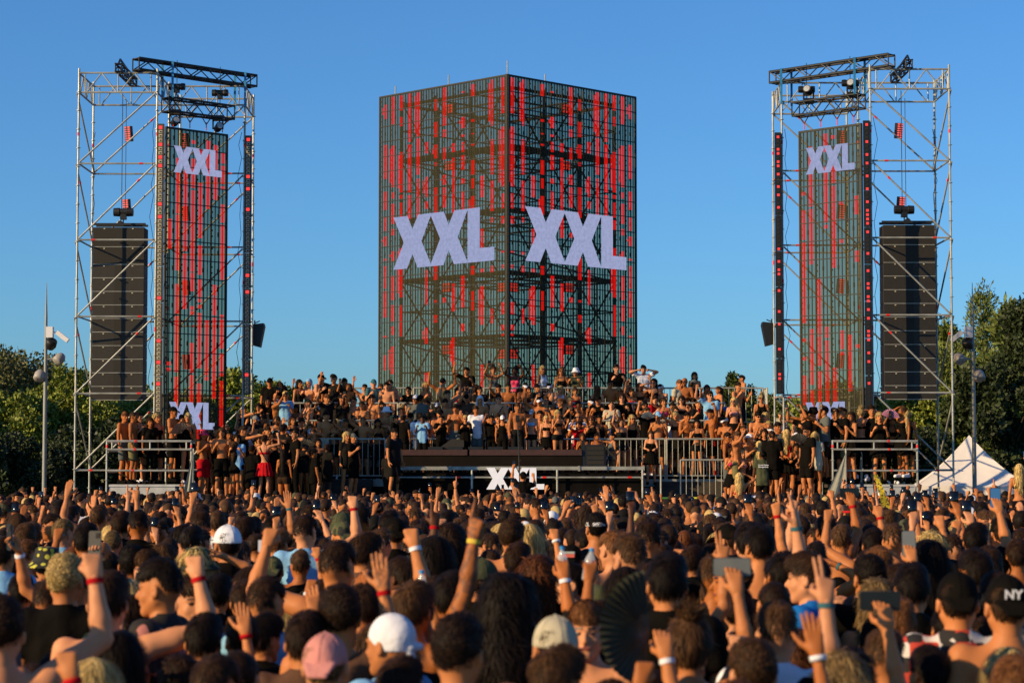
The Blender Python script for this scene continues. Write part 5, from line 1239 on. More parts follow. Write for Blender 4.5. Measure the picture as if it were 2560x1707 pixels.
# crop x y row sex hair top pose skin rot(0 = faces the crowd, + turns to photo right) extras: g sunglasses, Hxy hat, B bottom, b bag, w wristband
ST = '''A 325 245 3 m sk tk dd 2 0 HCk
A 435 285 3 f ld tk kd 1 0
A 650 260 3 f lk ok dd 1 40
A 750 255 3 m sn 0 kk 0 0 HTb
A 885 205 3 m sn vk kd 0 50 HCk
A 1020 210 3 m sn tk md 1 -20
A 1140 250 3 m sk tn dd 2 20
A 1185 300 3 f ld an md 1 -15
A 1455 258 3 m sn tt kk 0 30 HCt
A 1420 340 2 f lk ok dd 2 0
A 300 450 2 f lk tk kd 1 0
A 400 440 2 m sd 0 mk 2 60
A 495 395 2 f cy tb mk 1 0
A 735 470 2 m sn 0 rr 0 -35 HKe b
A 945 425 2 m sg tk fd 1 40
A 1035 480 2 m sk 0 ff 2 0 g HGw
A 1105 430 2 f wd tk fd 1 0
A 1235 450 2 m sn 0 mm 0 0 g
A 1330 500 2 m sd 0 kd 1 -20
A 1440 430 2 m sn 0 dd 1 -25
A 1545 500 2 m sk 0 dd 1 30
A 1600 290 3 m sk 0 dd 0 0
A 205 520 2 f wn tk kk 1 0
A 40 550 1 m sd tk wd 1 55
A 170 655 1 m sn 0 bb 1 45 HCG
A 250 650 1 f un tk kd 1 0
A 400 660 1 f wd ob kk 1 0
A 575 660 1 f lr oe kd 1 35
A 330 760 1 f wr bk kf 2 0
A 755 730 1 f ld bk md 1 30
A 690 800 1 f wn tk kk 1 0 g
A 940 615 1 m sk 0 rr 1 15
A 1020 690 1 f wk bk kk 1 0 g
A 1135 690 1 f ly bk xx 0 0 HTa
A 1180 620 2 m zn tg kk 1 0
A 1225 645 1 m zn tk kd 1 50 g
A 1340 665 1 m zd 0 fk 1 0
A 1500 690 1 f wk bk kd 2 20
B 30 565 1 m sn 0 kk 1 0 g HBw
B 95 655 1 f wy bn wd 0 -40
B 105 330 3 f ly bn rr 0 10
B 65 265 3 m cn 0 dd 0 0
B 270 335 3 m sn tk kd 1 -30 g
B 455 290 3 f wy oq kd 1 30
B 640 245 3 m sn ve ff 2 0 HCk
B 690 385 2 m cd 0 fo 0 40
B 900 125 4 m sn tk fk 1 0
B 990 310 3 f ld bq kd 1 -50
B 1190 110 4 f ud og mm 1 0
B 1430 120 4 f uk oP mm 3 0
B 1725 105 4 f ny nw dd 1 40 g
B 1355 300 3 m sn 0 dd 2 0 HGE
B 1570 330 3 f wn br rr 1 0
B 345 430 2 m sn tg kd 1 0 HKw
B 400 430 2 m sk tg dd 2 150 HKk
B 255 510 2 m sk td rr 1 30
B 180 560 2 m cn tw kd 0 20
B 890 415 2 m sn td md 1 30 HCk
B 860 485 2 f uk bw kk 1 0 g
B 1045 440 2 m sn 0 dd 1 0 HTw
B 1250 425 2 m sn 0 dd 0 0 g b
B 1550 470 2 m sn 0 dk 1 150 b
B 1480 510 2 m sk tk kk 2 0
B 290 625 1 m sn ac rr 1 0 g HCk
B 385 625 1 m sg tw dd 0 170
B 475 665 1 m sk 0 kk 0 20
B 535 645 1 m sg tw dd 0 0
B 612 590 1 m sn 0 dk 1 0 HCk b
B 820 645 1 m zn tn kk 1 0
B 970 620 1 m zn vk wd 2 -60
B 1150 655 1 m ck tk xd 1 20
B 1245 640 1 m sn jk kb 1 0 g
B 1390 635 1 m sk vk dd 2 0
B 1530 600 1 m sn 0 dk 2 -20
B 1700 605 1 m ck 0 km 1 0
B 1850 560 1 m sn tn kk 1 0
B 130 800 J m sk tk dd 1 60
B 210 810 J m sk tk dd 2 160
B 420 835 J m sk tb kk 3 0 HKk
B 620 870 J m cn tk kk 1 20
B 885 850 J f cy jk kk 1 0 g
B 1170 830 J m sk tk mk 2 0
B 1290 810 J m sn vk dd 1 170 HKw
B 1765 815 J f ly bk dk 0 0
B 60 880 K f nn bt dd 2 -60
B 110 800 K m sk tk dd 1 50
C 190 125 4 f lr ok dd 1 0 g
C 345 130 4 m sn ac kk 1 -20 HBw
C 790 95 4 m sn tk kk 0 10
C 1085 105 4 m sn tw cc 0 0
C 175 325 3 f wy nw dd 0 0
C 340 345 3 f ud or kd 1 0
C 580 320 3 f lr on dd 0 165
C 720 265 3 m sn 0 dd 2 0 g
C 815 340 3 f wy oy fd 1 0 g
C 1040 295 3 f lr bn fo 1 0 HGr
C 1195 250 3 f lk bk cd 0 0 g
C 1475 265 3 m sg ta dd 1 30
C 1530 240 3 m xk 0 xx 2 0 g
C 1640 262 3 m sn tk dd 1 60 HCg
C 20 440 2 m sg aq mk 0 0 g
C 185 465 2 m sg tk kk 1 -60 g
C 280 450 2 f uy vk kk 1 20
C 590 440 2 m sn tk kk 1 0 HCk
C 850 415 2 m wn jk dk 0 0 g
C 735 495 2 m zn ta kk 0 0
C 1100 500 2 f uk vw kd 1 20 g
C 1300 460 2 f wd bP fd 1 0
C 1210 440 2 m sn tr kd 0 40
C 1500 440 2 f wn bk kk 0 0 g
C 370 625 1 m xk tw kk 1 0 g
C 380 710 1 f wn tr mm 1 0
C 520 655 1 f wr vk kd 1 0 g
C 160 650 1 m cn tk dd 1 0
C 750 690 1 f cn vw kf 2 0 g
C 820 705 1 m sk tk kk 2 0 g
C 600 650 2 m sk tk md 2 0
C 960 645 1 f ly ok dd 1 0 g
C 1120 570 1 m cd tk fk 1 40
C 1240 610 1 m sn 0 kk 1 0 HCb g
C 1430 610 1 f ly bk ff 1 0
C 1560 620 1 m sk 0 kk 2 20
C 1665 690 1 f wk bk kk 1 0
C 420 850 S f wd bk kk 2 10
C 575 900 S f nn bu dd 2 0
C 745 865 S f ck ng wd 1 -70 BHg
C 1165 812 S f wd ok rr 0 0
D 395 310 3 f pd bk dd 1 -60
D 640 195 4 m sn 0 dk 1 -75 BTk
D 840 400 2 f uy vk dd 1 0 g
D 310 370 2 m sn tb fd 0 0 g
D 555 430 2 f ly bp kd 0 0 g
D 470 520 2 m sk tk kk 2 0 HCu
D 320 560 1 m sk 0 kf 2 -60
D 425 640 1 f wr bk hd 1 -30
D 805 590 1 m sk 0 xx 1 0 g
D 880 590 1 f wy tk dd 0 20
D 915 670 1 f wy br kk 1 0
D 1040 575 2 m sn ta dd 0 0 HCe g
D 1065 625 1 m sd vw kd 1 40
D 560 640 2 m sk tk dd 2 0
D 490 800 Q m sk vk dd 2 60 g
D 590 790 Q m sd 0 mk 1 60
D 720 810 Q m sd 0 kf 1 60 HKw
D 820 880 Q f ly te dd 0 170
D 870 760 Q f wn tk mk 1 0
D 950 780 R m zn tk kd 1 165
D 1105 770 Q f ly or dd 1 160
D 1010 700 Q m sk tg dd 2 0
D 1190 900 Q f wn ok kk 2 30
D 1310 740 R m sk tk dd 1 -50 g
D 1395 790 R f py aa dd 2 165 BHd
D 850 980 R m zk te dd 3 178 BTk
D 540 950 Q f wd bP kk 1 0
D 640 970 Q f wy bp kk 0 20
D 150 0 4 f wn ok dd 1 0
A 265 870 L f sn br bd 0 175 BRr b
A 210 860 K f wy ok kk 1 0
A 390 890 K f wr tk ff 2 0
A 300 780 K m sn tk kk 1 40 g
A 600 815 L m zk tk wd 1 -60
A 520 900 K f wn ok kk 2 0
A 700 920 K f lk tk kk 2 0
A 470 760 K m sk tk dd 2 160
A 1235 850 K m sn tk kd 1 60 HCg
A 1165 835 K f wy tk dd 1 30
A 50 900 K m sn tk dd 2 160
A 850 900 K f wk ok kd 1 20
A -60 930 L f wd ok dd 2 160
A 130 980 L m sk tk dd 2 165
A 800 1020 L m sk tk dd 2 120
A 480 1020 L f lk ok dd 2 170
A -120 820 K m sk ve xx 2 20
A 950 960 K m sn tk dd 3 150
B 60 1020 K m sn tk dd 3 150
F 545 430 P m zn 0 dk 2 80 BSq
F 430 430 P m sg 0 dd 2 60
F 620 440 P f lk ok kd 0 50
F 850 450 P f wy ok dd 1 40
F 1065 370 P m zk 0 kd 2 75 HCk
F 1250 440 P f ly ok dd 1 30
F 1180 470 P m sn tk kk 1 20
F 1460 480 L f wd 0 kd 2 60 HBP BSr
F 1640 450 K m sd tk mk 1 -50
F 1980 350 K m sn tk wf 1 80
F 1700 640 L m wd 0 kk 1 20
F 1900 720 L f wk tb kk 1 0
F 1530 700 K f wn ok kd 1 0
F 760 500 P f wn tk dd 2 20
E 135 300 O m sn 0 wm 2 -80 HBk
E 40 330 O m sn tk mk 1 -60
E 250 290 O m sn ag kk 1 -70
E 365 310 O m sk tk mk 1 -30
E 445 305 O m sn tk kd 1 -80
E 535 345 O f ln ok mk 1 -60 BRk
E 640 310 O f uy bk hd 0 178 BTk
E 755 285 O m sn tk kd 1 -20 BTk
E 835 350 O f wy tk kk 1 0
E 960 390 O f wd bk mk 2 0
E 1075 290 O f pd ok hd 2 -50 BRk
E 270 400 M m sk tk kk 1 0 g
E 90 490 Q m sn tk kk 1 -50 g
E 1130 330 O f py ok dd 2 160 BRk'''
STF = [0]
def stage_people():
    for ln in ST.split('\n'):
        t = ln.split(); cr, hx, hy, row, sex, hair, top, pose, skin, rot = t[:10]; ex = t[10:]
        ox, oy, sc = CROP[cr]; px = ox + float(hx) / sc; py = oy + float(hy) / sc; Y, fl, place = ROWS[row]; Y += random.uniform(-.18, .22)
        if float(hy) == 0: py = 940
        c = at(px, py, Y); hgt = (c.z - fl) / .93
        lo, hi = (1.60, 1.96) if sex == 'm' else (1.50, 1.84)
        if hgt > hi: Y += 0; fl += hgt - hi if hgt - hi < .25 else .0; hgt = hi
        lowr = 0.
        if hgt < lo: hgt = max(hgt, 1.42)
        if row in 'LKQR' and hgt <= 1.45: fl = max(.0, c.z - 1.66 * .93); hgt = 1.66
        kw = {}
        for e in ex:
            if e == 'g': kw['gl'] = True
            elif e == 'b': kw['bag'] = True
            elif e[0] == 'H': kw['hat'] = e[1:]
            elif e[0] == 'B': kw['bot'] = e[1:]
        if top == '0': top = '0k'
        if sex == 'f' and 'bot' not in kw: kw['bot'] = random.choice(('Hk', 'Rk', 'Hk', 'Hn', 'Tk'))
        if sex == 'm' and 'bot' not in kw: kw['bot'] = random.choice(('Sk', 'Sk', 'Tk', 'Sg', 'Sn', 'Sq'))
        rot = float(rot)
        plain = 'gl' not in kw and 'hat' not in kw and (top in ('tk', 'ok', 'bk') or row in 'K')
        if row in 'K123QM' and plain and STF[0] % 5 < 4 or (row == 'K' and 'hat' not in kw):
            STF[0] += 1; EXTRA.append((c.x, Y, fl, hgt, 180 + rot, sex, hair, top if top != '0' else '0k', pose, int(skin), kw.get('hat'), kw.get('bot', 'Sk'))); continue
        if row in 'K123QM' and plain: STF[0] += 1
        person(c.x, Y, fl, hgt, 180 + rot + random.uniform(-8, 8), sex, hair, top, pose=pose, skin=int(skin), yaw=random.choice((0, 0, 20, -20)) if abs(rot) < 100 else 0, shoes=random.choice('kkw'), place=place, group='people on the stage terraces and platforms', **kw)
        if cr == 'E' and hx == '1075': 
            for ch in PEOPLE[-1]['o'].children:
                if ch.name.startswith('shoes'): ch.color = (.75, .75, .8, 1)
stage_people()
def tier_fill():
    g = random.Random(77); used = [(e[0], e[1]) for e in EXTRA] + [(d['o'].location.x, d['o'].location.y) for d in PEOPLE]
    rows = [('1', -6.6, 6.2, 120), ('2', -7.1, 6.4, 120), ('3', -7.3, 6.9, 60), ('K', -8.0, -5.3, 80), ('L', -7.9, -5.6, 26), ('Q', 6.0, 8.2, 60), ('M', 7.6, 8.6, 14), ('J', -3.1, 1.5, 30)]
    for rw, x0, x1, n in rows:
        Y0, fl, _ = ROWS[rw]
        for _ in range(n):
            x = g.uniform(x0, x1); y = Y0 + (g.uniform(-.3, .75) if rw in '123' else g.uniform(-.4, 2.6) if rw in 'KQ' else g.uniform(-.2, .3))
            if any((x - a) ** 2 + (y - b) ** 2 < .105 for a, b in used): continue
            used.append((x, y)); f = g.random() < .5; lift = max(0, (y - 59.8) * .12) if rw in 'KQ' else 0
            EXTRA.append((x, y, fl + lift, g.gauss(1.74, .06) if not f else g.gauss(1.63, .05), 180 + g.gauss(0, 25), 'f' if f else 'm', g.choice(('ln', 'ly', 'wd', 'lk', 'wy', 'ud')) if f else g.choice(('sn', 'sd', 'fn', 'sk', 'cd', 'zn')), g.choice(('bk', 'bw', 'vk', 'bb', 'bk', 'br', 'ok', 'bk')) if f else g.choice(('0k', '0k', '0k', '0k', '0k', 'tk', 'vk', 'tw')), g.choice(('kk', 'dd', 'rr', 'fd', 'kd', 'md', 'qq', 'od')), g.choice((0, 1, 1, 2, 2)), g.choice((None, None, None, 'Kk', 'Cw', 'Ck')), g.choice(('Sk', 'Sg', 'Tk')) if not f else 'Hk'))
tier_fill()
SECP = [d['o'] for d in PEOPLE if 'olive tee' in d['base'] and 'buzzed black' in d['base']][-1]
def text_mesh(txt, size, M, m, parent, name='lettering', ext=.002):
    cu = bpy.data.curves.new('t', 'FONT'); cu.body = txt; cu.size = size; cu.align_x = 'CENTER'; cu.extrude = ext; cu.offset = .0012 * size / .05; cu.resolution_u = 2
    o = bpy.data.objects.new('t', cu); scene.collection.objects.link(o); dg = bpy.context.evaluated_depsgraph_get(); me = bpy.data.meshes.new_from_object(o.evaluated_get(dg)); bpy.data.objects.remove(o); me.transform(M); me.name = name
    me.materials.clear(); me.materials.append(m); return link(name, me, parent)
MK = mat('white_print', (.8, .8, .82), .7, var=.05)
# back print: local -Y is the back of the body
Mt = Matrix.Translation((0, -.136, 1.345)) @ Matrix.Rotation(R(90 - 8), 4, 'X')
text_mesh('Crowd Safety\nManagement', .052, Mt, MK, SECP, 'back_print')
# hand fans
def fan(p, r, col, lab, rot=(90, 0, 0), a0=-75, a1=75, ribs=14):
    e = empty('hand_fan', p, label=lab, cat='hand fan'); e.rotation_euler = tuple(R(v) for v in rot); mb = MB(); V = []; n = ribs * 2
    for i in range(n + 1):
        a = R(a0 + (a1 - a0) * i / n); y = .006 * (i % 2); V += [(r * .25 * math.sin(a), y, r * .25 * math.cos(a)), (r * math.sin(a), y * 2.2, r * math.cos(a))]
    mb.add(V, [(2 * i, 2 * i + 1, 2 * i + 3, 2 * i + 2) for i in range(n)]); mb.build('leaf', mat('fan_' + lab.split()[0], col, .6, var=.15), e)
    mb = MB()
    for i in range(0, n + 1, 2): a = R(a0 + (a1 - a0) * i / n); mb.tube((0, -.002, -.02), (r * .98 * math.sin(a), -.003, r * .98 * math.cos(a)), .0025 * max(1, r / .3), 4)
    mb.build('rib', mat('fan_rib', (.05, .03, .02), .4), e); return e
p = at(2000 + 945 / 4.2, 960 + 360 / 4.2, 57.7); fan(p, .24, (.55, .22, .33), 'pink folding fan held up on the right viewing platform', (0, 10, 0))
p = at(230 + 1165 / 5.2275, 960 + 630 / 5.2275, 57.8); fan(p, .25, (.03, .012, .012), 'dark red striped fan held on the left viewing platform', (0, -30, 0))
p = at(1700 + 1230 / 4.1275, 900 + 860 / 4.1275, 57.4); fan(p, .26, (.02, .02, .012), 'black folding fan held among people on the right landing', (0, 10, 0))
p = at(600 + 720 / 4.355, 900 + 960 / 4.355, 58.8); fan(p, .24, (.015, .012, .01), 'black folding fan held among people on the left landing', (0, -10, 0))
p = at(1360 + 1130 / 4.355, 900 + 640 / 4.355, 63.1); fan(p, .2, (.10, .14, .17), 'grey blue folding fan held on the lowest terrace tier', (0, 0, 0))
# red cups, bottles on the front barriers
def cup(x, y, z, lab, c=(.45, .01, .01)):
    e = MB(); e.lathe([(.0, 0), (.032, 0), (.045, .12), (.047, .12), (.041, .115), (.0, .02)], n=12); o = e.build('drink_cup', mat('red_cup_plastic', c, .35), None, smooth=True); o.location = (x, y, z); tag(o, lab, 'cup', 'red drink cups')
for k, (cx, cy, Y) in enumerate(((360, 885, 60.3), (365, 1185, 60.3), (200, 540, 64.6))):
    q = at(1700 + cx / 4.1275, 900 + cy / 4.1275, Y); cup(q.x, Y, q.z, 'red drink cup %s right of the DJ stage' % ('on top of the railing', 'on the lower rail', 'held at the second tier barrier')[k])
tw = at(600 + 905 / 4.355, 900 + 880 / 4.355, 62.95); V = []; n = 10
mb = MB()
for i in range(n + 1):
    for j in range(n + 1): u, v = i / n, j / n; V.append(((u - .5) * .26 + .02 * math.sin(v * 7), -.04 - .02 * math.sin(u * 14) - .01 * v, -.42 * v * (1 - .3 * math.sin(u * 3.1)) + .02))
mb.add(V, [(i * (n + 1) + j, i * (n + 1) + j + 1, (i + 1) * (n + 1) + j + 1, (i + 1) * (n + 1) + j) for i in range(n) for j in range(n)])
o = mb.build('towel', mat('beige_towel', (.45, .40, .30), .9, var=.1, bump=.4), None, smooth=True); o.location = (tw.x, 62.98, 3.24); tag(o, 'beige towel hung over the lowest barrier left of the DJ desk', 'towel')
# ================================================================ the crowd in front: people near enough to tell apart
GC = {'1': (0, 1220), '2': (600, 1220), '3': (1200, 1220), '4': (1860, 1220)}
# crop centre_x top_y head_width sex hair top pose skin rot extras
NR = '''1 70 865 200 m sk tk dd 1 0 HKk
1 185 705 220 m sk tb dd 1 0
1 215 300 160 m sd tk dd 1 10
1 230 440 180 m fg 0 dd 0 15
1 395 480 200 m sn tk dd 1 -20 HBs
1 545 555 270 m cy tk dd 1 0
1 430 750 270 m fn 0 dd 1 10
1 885 705 310 m sn 0 bd 0 0 wr
1 1300 600 290 m fk th dd 1 -75 b
1 520 270 150 m fl tb dd 0 5
1 700 300 180 m sk tk dF 2 0
1 920 340 150 m zl 0 dd 0 0
1 1120 200 160 m fk tk dd 2 10
1 1210 415 120 m sn tb dd 1 0 HKb
1 1330 455 180 f wd tk dd 1 0
1 1075 480 210 m ck 0 dd 2 0
1 1620 195 165 m fn 0 dd 0 15
1 1600 485 210 f ly vc hd 1 0 HBc
1 1835 310 200 m sn tk dd 1 -35 HCw
1 1885 465 180 m fn tb dd 1 0
1 1335 140 95 m xk tk dd 1 20
1 485 105 130 m sn 0 Qd 1 20 HOo
1 1560 725 290 m fn td dd 0 150
1 1760 715 230 m sk tk dd 1 0
1 100 1045 210 f nl bw dd 1 0 HGw
1 245 1080 230 m fd tk dd 1 -20
1 820 1150 280 f py tk dd 1 0
1 1370 1150 260 m sn 0 dd 1 0 HKg b
1 1650 1035 310 m sk tk dd 1 15
1 1960 1040 310 m cd tk dd 1 0
1 270 1440 300 m sn 0 dd 1 0
1 480 1330 260 m sk tk ok 0 0 wr
1 40 410 190 m sn tb dd 1 0
1 1490 300 150 f lk tk dd 1 0
1 150 210 150 m sd tk dd 1 0 HCn
1 1980 250 150 m sn 0 dB 1 20
1 980 200 150 m sn tk dd 1 0
1 60 120 110 m sn tk Fd 1 40 HCe
1 800 150 150 m sd td fo 1 0
1 1980 760 240 m sn 0 dd 1 0 b
1 560 1470 330 m sk tk dd 0 0
1 1480 1350 330 f wn tr od 1 0 wr
2 200 1030 300 m sk tk dd 1 20
2 70 1045 250 m sn 0 dd 1 -20
2 225 745 290 m fn tb dd 1 15
2 430 855 230 f ly tk dd 1 0
2 790 460 260 m fn 0 bb 1 0 ww
2 805 810 330 m cn 0 dd 1 0
2 570 830 180 m cl tb dd 1 -60 g
2 390 1240 250 f ly tk dd 1 -10
2 700 1180 380 m zl tk dd 0 30 HKp
2 1160 780 170 f uk tk dd 3 -60
2 1210 1020 350 m sn tb dd 1 -50 HDw
2 1350 560 200 m sn tk kd 1 0 HKg
2 1410 805 290 m sd 0 dB 1 -10 wr
2 1595 860 250 m sn 0 dd 1 10 HKe
2 1760 1055 400 m cn tz dd 1 15
2 1290 1380 390 m sn 0 dd 1 0
2 1960 580 250 m sn tk kd 1 40 HCe
2 2120 720 300 f lk tk dd 1 0
2 1550 400 270 f lk tk dd 1 0
2 1200 200 150 m sk tk dd 2 0 wr
2 830 200 150 m sn te dd 1 0 HKe
2 830 275 160 m sn 0 dd 1 160 HCc
2 530 240 170 m fn tb fk 0 0
2 350 355 130 f sy tu dd 1 0
2 275 555 180 m sn tk bd 1 0 HKc
2 980 170 150 f fk tk dd 2 0
2 1240 245 170 m sn tk dd 1 0 HKk
2 1010 380 210 m sn td dd 1 20
2 270 240 150 m ck 0 dF 2 0 HCk
2 1700 300 200 m wn tk dd 1 0
2 650 480 170 m sn tk dd 1 -30
2 100 250 150 m sk 0 od 1 0
2 60 600 170 m sk tk dd 1 0 g
2 1050 700 230 m sn td dd 1 15
2 2010 930 230 m sn 0 cd 1 20
2 570 150 130 m fn tk dd 1 40
2 1700 700 290 m sk 0 dB 2 10 wy
3 930 215 200 m ck 0 dd 1 0 HGw
3 1200 400 250 m fd te dd 0 -15
3 1060 370 190 m fg 0 kd 0 -40
3 1350 285 200 f fn tk dd 1 30
3 740 465 190 m sn tk dd 1 10 HKk
3 800 600 160 m fd tk kd 1 10
3 480 560 240 f wr tk dd 1 0
3 1160 645 250 f lk tk dd 1 0
3 600 1045 370 m sn td dd 1 10 HKa
3 620 1295 400 m sd 0 dd 1 20
3 470 880 180 f uy tk dd 1 0
3 1500 555 300 m sk tk dd 1 0
3 1500 820 280 f wr tk vd 1 0 ww
3 1870 465 190 m cn tk dd 1 0
3 2060 800 260 f un 0 dd 0 0 b
3 1870 750 220 m fd 0 dd 1 30
3 2150 300 210 m sk 0 dd 0 0 b
3 1700 480 180 m sn tk dd 1 0
3 1980 300 170 m sn tk wd 1 -60 HCk
3 260 270 180 m cd 0 dd 1 0
3 200 710 350 f wk tk dd 2 0
3 265 935 260 f lr tk dd 1 0 HKt
3 1640 1210 350 f cd tk dd 1 0
3 1350 1500 380 m sn tk fd 0 15 ww
3 400 300 180 f ly tr Fd 1 0 ww
3 640 480 170 m sn tk kd 2 0
3 450 90 140 m fn 0 dd 1 -30
3 1150 60 120 m sk tk md 1 0
3 850 150 130 f wn tr mm 1 0
3 1390 180 110 m sn tE kd 1 0 HKw
3 300 460 200 m sn tk dd 1 0
3 1000 920 260 f wn tn dd 0 20
3 1240 1090 280 m sn 0 dd 1 0
3 2100 1380 330 m sk tk dd 1 0
3 90 1250 280 m sk tk dd 1 0
4 110 320 230 m sk 0 dd 1 0
4 500 540 260 m sn tu vd 0 -75 wt
4 250 950 340 m fd tw dd 0 0
4 1115 1165 340 m fd tw dd 1 0
4 2090 715 330 m fd 0 dd 1 0 HKk
4 1330 630 270 m sk tk dd 1 0
4 1400 800 200 m fn td dd 1 -70
4 1950 495 220 m fn tk dd 1 0
4 1700 690 320 m sn tx dd 1 0 HKk
4 1060 745 260 f wl 0 Md 1 0
4 1450 430 250 f lk tk dd 1 0
4 1030 340 170 m sk 0 ff 1 0 wr
4 1490 360 180 f wy 0 dd 1 0
4 1150 195 150 m sd tw dd 1 0
4 1290 15 110 m sn tk kd 1 -50 HBt
4 800 330 120 m sn tk dd 1 -30 HGo
4 330 460 170 m zn 0 dd 0 0
4 260 590 220 m fk 0 dd 1 0
4 1900 120 110 m sk tk Md 1 0 HGy
4 1460 1290 330 m sk tk dd 1 0
4 2150 1180 300 f ly tb kd 1 0
4 1930 1050 260 f wn tg hd 0 20
4 560 560 190 m zn 0 hd 2 40
4 650 230 160 m sk 0 Md 2 0
4 1000 560 250 m ck tk dd 1 0
4 1740 250 150 f ly te dB 1 0
4 1850 300 180 m sk tk Md 1 0
4 2060 240 170 m sn 0 dF 1 0 HCk
4 480 130 110 m sd tr fd 1 0
4 720 1420 340 f wn tk dd 1 0
4 430 1150 300 f wr tn dd 1 0 ww
4 1620 960 280 m sk tk dd 1 0
4 60 1400 340 m sk tk dd 1 0
4 2180 430 180 m sn 0 Fd 2 0 wr'''
USED = []
def free(x, y, r): return all((x - a) ** 2 + (y - b) ** 2 > r * r for a, b in USED)
def near_people():
    for ln in NR.split('\n'):
        t = ln.split(); cr, cx, ty, hw, sex, hair, top, pose, skin, rot = t[:10]; ex = t[10:]
        ox, oy = GC[cr]; px = ox + float(cx) / 3.22; py = oy + float(ty) / 3.22; Y = 3150 / float(hw)
        # stature from the height of the head's top; slide along the view line when it would be out of range
        hh = lambda Yy: CAMZ - (py - HOR) * Yy / F
        for _ in range(60):
            if hh(Y) > 1.93: Y *= 1.03
            elif hh(Y) < 1.44: Y *= .98
            else: break
        x = (px - 1280) * Y / F; kw = {}
        for _ in range(12):
            if free(x, Y, .30): break
            Y *= 1.02; x = (px - 1280) * Y / F
        USED.append((x, Y))
        if Y > 23:
            EXTRA.append((x, Y, 0, min(max(hh(Y), 1.56), 1.95), float(rot) * -1, sex, hair, top if top != '0' else '0k', pose, int(skin), next((e[1:] for e in ex if e[0] == 'H'), None), None)); continue
        for e in ex:
            if e == 'g': kw['gl'] = True
            elif e == 'b': kw['bag'] = True
            elif e[0] == 'H': kw['hat'] = e[1:]
            elif e[0] == 'w': kw['band'] = e[1:]
        if top == '0': top = '0k'
        if not kw.get('band') and any(c in 'fpobMmvhc' for c in pose) and random.random() < .6: kw['band'] = random.choice('rrwtyr')
        place = place_of(px, Y)
        person(x, Y, 0, min(max(hh(Y), 1.44), 1.95), float(rot) * -1 + random.uniform(-6, 6), sex, hair, top, pose=pose, skin=int(skin), fine=Y < 24, place=place, yaw=0 if abs(float(rot)) > 30 else random.choice((0, 0, 20, -20)), mirror=False, **kw)
def place_of(px, Y):
    h = 'far left' if px < 420 else 'left' if px < 900 else 'centre left' if px < 1280 else 'centre right' if px < 1700 else 'right' if px < 2150 else 'far right'
    d = 'nearest rows' if Y < 9 else 'front rows' if Y < 13 else 'middle rows' if Y < 19 else 'back rows'
    return '%s %s' % (d, h)
near_people()
HSM = [('sn', 5), ('sg', 1), ('sk', 2), ('ck', 1), ('fn', 6), ('fd', 3), ('cn', 1.5), ('zn', 2.5), ('sd', 3), ('fg', 1), ('cy', .4), ('xk', .3)]; HSF = [('ln', 3), ('lk', 3), ('wn', 3), ('ly', 3), ('wd', 2), ('uk', 1), ('pd', 1), ('un', 1), ('py', 1), ('nn', .6), ('lr', 1)]
TPM = [('tk', 9), ('0k', 13), ('td', 1), ('tg', 1), ('tw', 1), ('tb', .7), ('vk', 1.5), ('te', .6), ('tu', .3), ('ac', .3)]; TPF = [('tk', 4), ('vk', 4), ('bk', 4), ('nk', 2), ('0k', 0), ('bw', .8), ('br', .7), ('bP', .5), ('ok', 2), ('vw', .7)]
HATS = [('Kk', 3), ('Kg', 1), ('Ke', 1), ('Kw', 1), ('Ck', 2), ('Kc', .4), ('Bk', .6), ('Bw', .4), ('Gr', .3), ('Ct', .4), ('Bc', .2)]
PSS = [('dd', 42), ('fd', .9), ('Fd', 1.6), ('dF', 1.2), ('Qd', 1.2), ('dB', .8), ('pd', .6), ('od', .5), ('Md', 1.6), ('md', 1), ('bd', .8), ('df', .6), ('dp', .4), ('dM', 1), ('ff', .5), ('hd', .3), ('kd', 1.5), ('vd', .4), ('MM', .4), ('do', .8), ('db', .5)]
def pick(L, g=random): return g.choices([a for a, _ in L], [b for _, b in L])[0]
def fill_people(n_max, y1):
    g = random.Random(41); cand = []; y = 8.1
    while y < y1:
        w = y * 2560 / F / 2 + .45; x = -w + g.uniform(0, .5)
        while x < w: cand.append((x + g.uniform(-.12, .12), y + g.uniform(-.14, .14))); x += .50
        y += .56
    k = 0
    for x, y in sorted(cand, key=lambda c: c[1]):
        if not free(x, y, .40): continue
        if k >= n_max: break
        USED.append((x, y)); k += 1
        f = g.random() < .36; sex = 'f' if f else 'm'; hat = pick(HATS, g) if g.random() < .16 else None; pose = pick(PSS, g)
        if y < 12: pose = 'dd' if g.random() < .85 else pose
        px = px_of((x, y, 1.7))[0]; hgt = g.gauss(1.75, .06) if not f else g.gauss(1.65, .05)
        if y < 9: hgt = min(hgt, 1.62)
        person(x, y, 0, min(max(hgt, 1.5), 1.93), g.gauss(0, 16) if g.random() < .9 else g.uniform(60, 180), sex, pick(HSF if f else HSM, g), pick(TPF if f else TPM, g), pose=pose, skin=g.choices((0, 1, 2, 3), (3, 6, 4, 1))[0], hat=hat, fine=True, place=place_of(px, y), band=g.choice('rrwtyr') if any(c in 'fpobMmvhFQB' for c in pose) and g.random() < .7 else None, yaw=g.choice((0, 0, 20, -20)))
print('people', len(PEOPLE), 'maxY', max(y for x, y in USED))
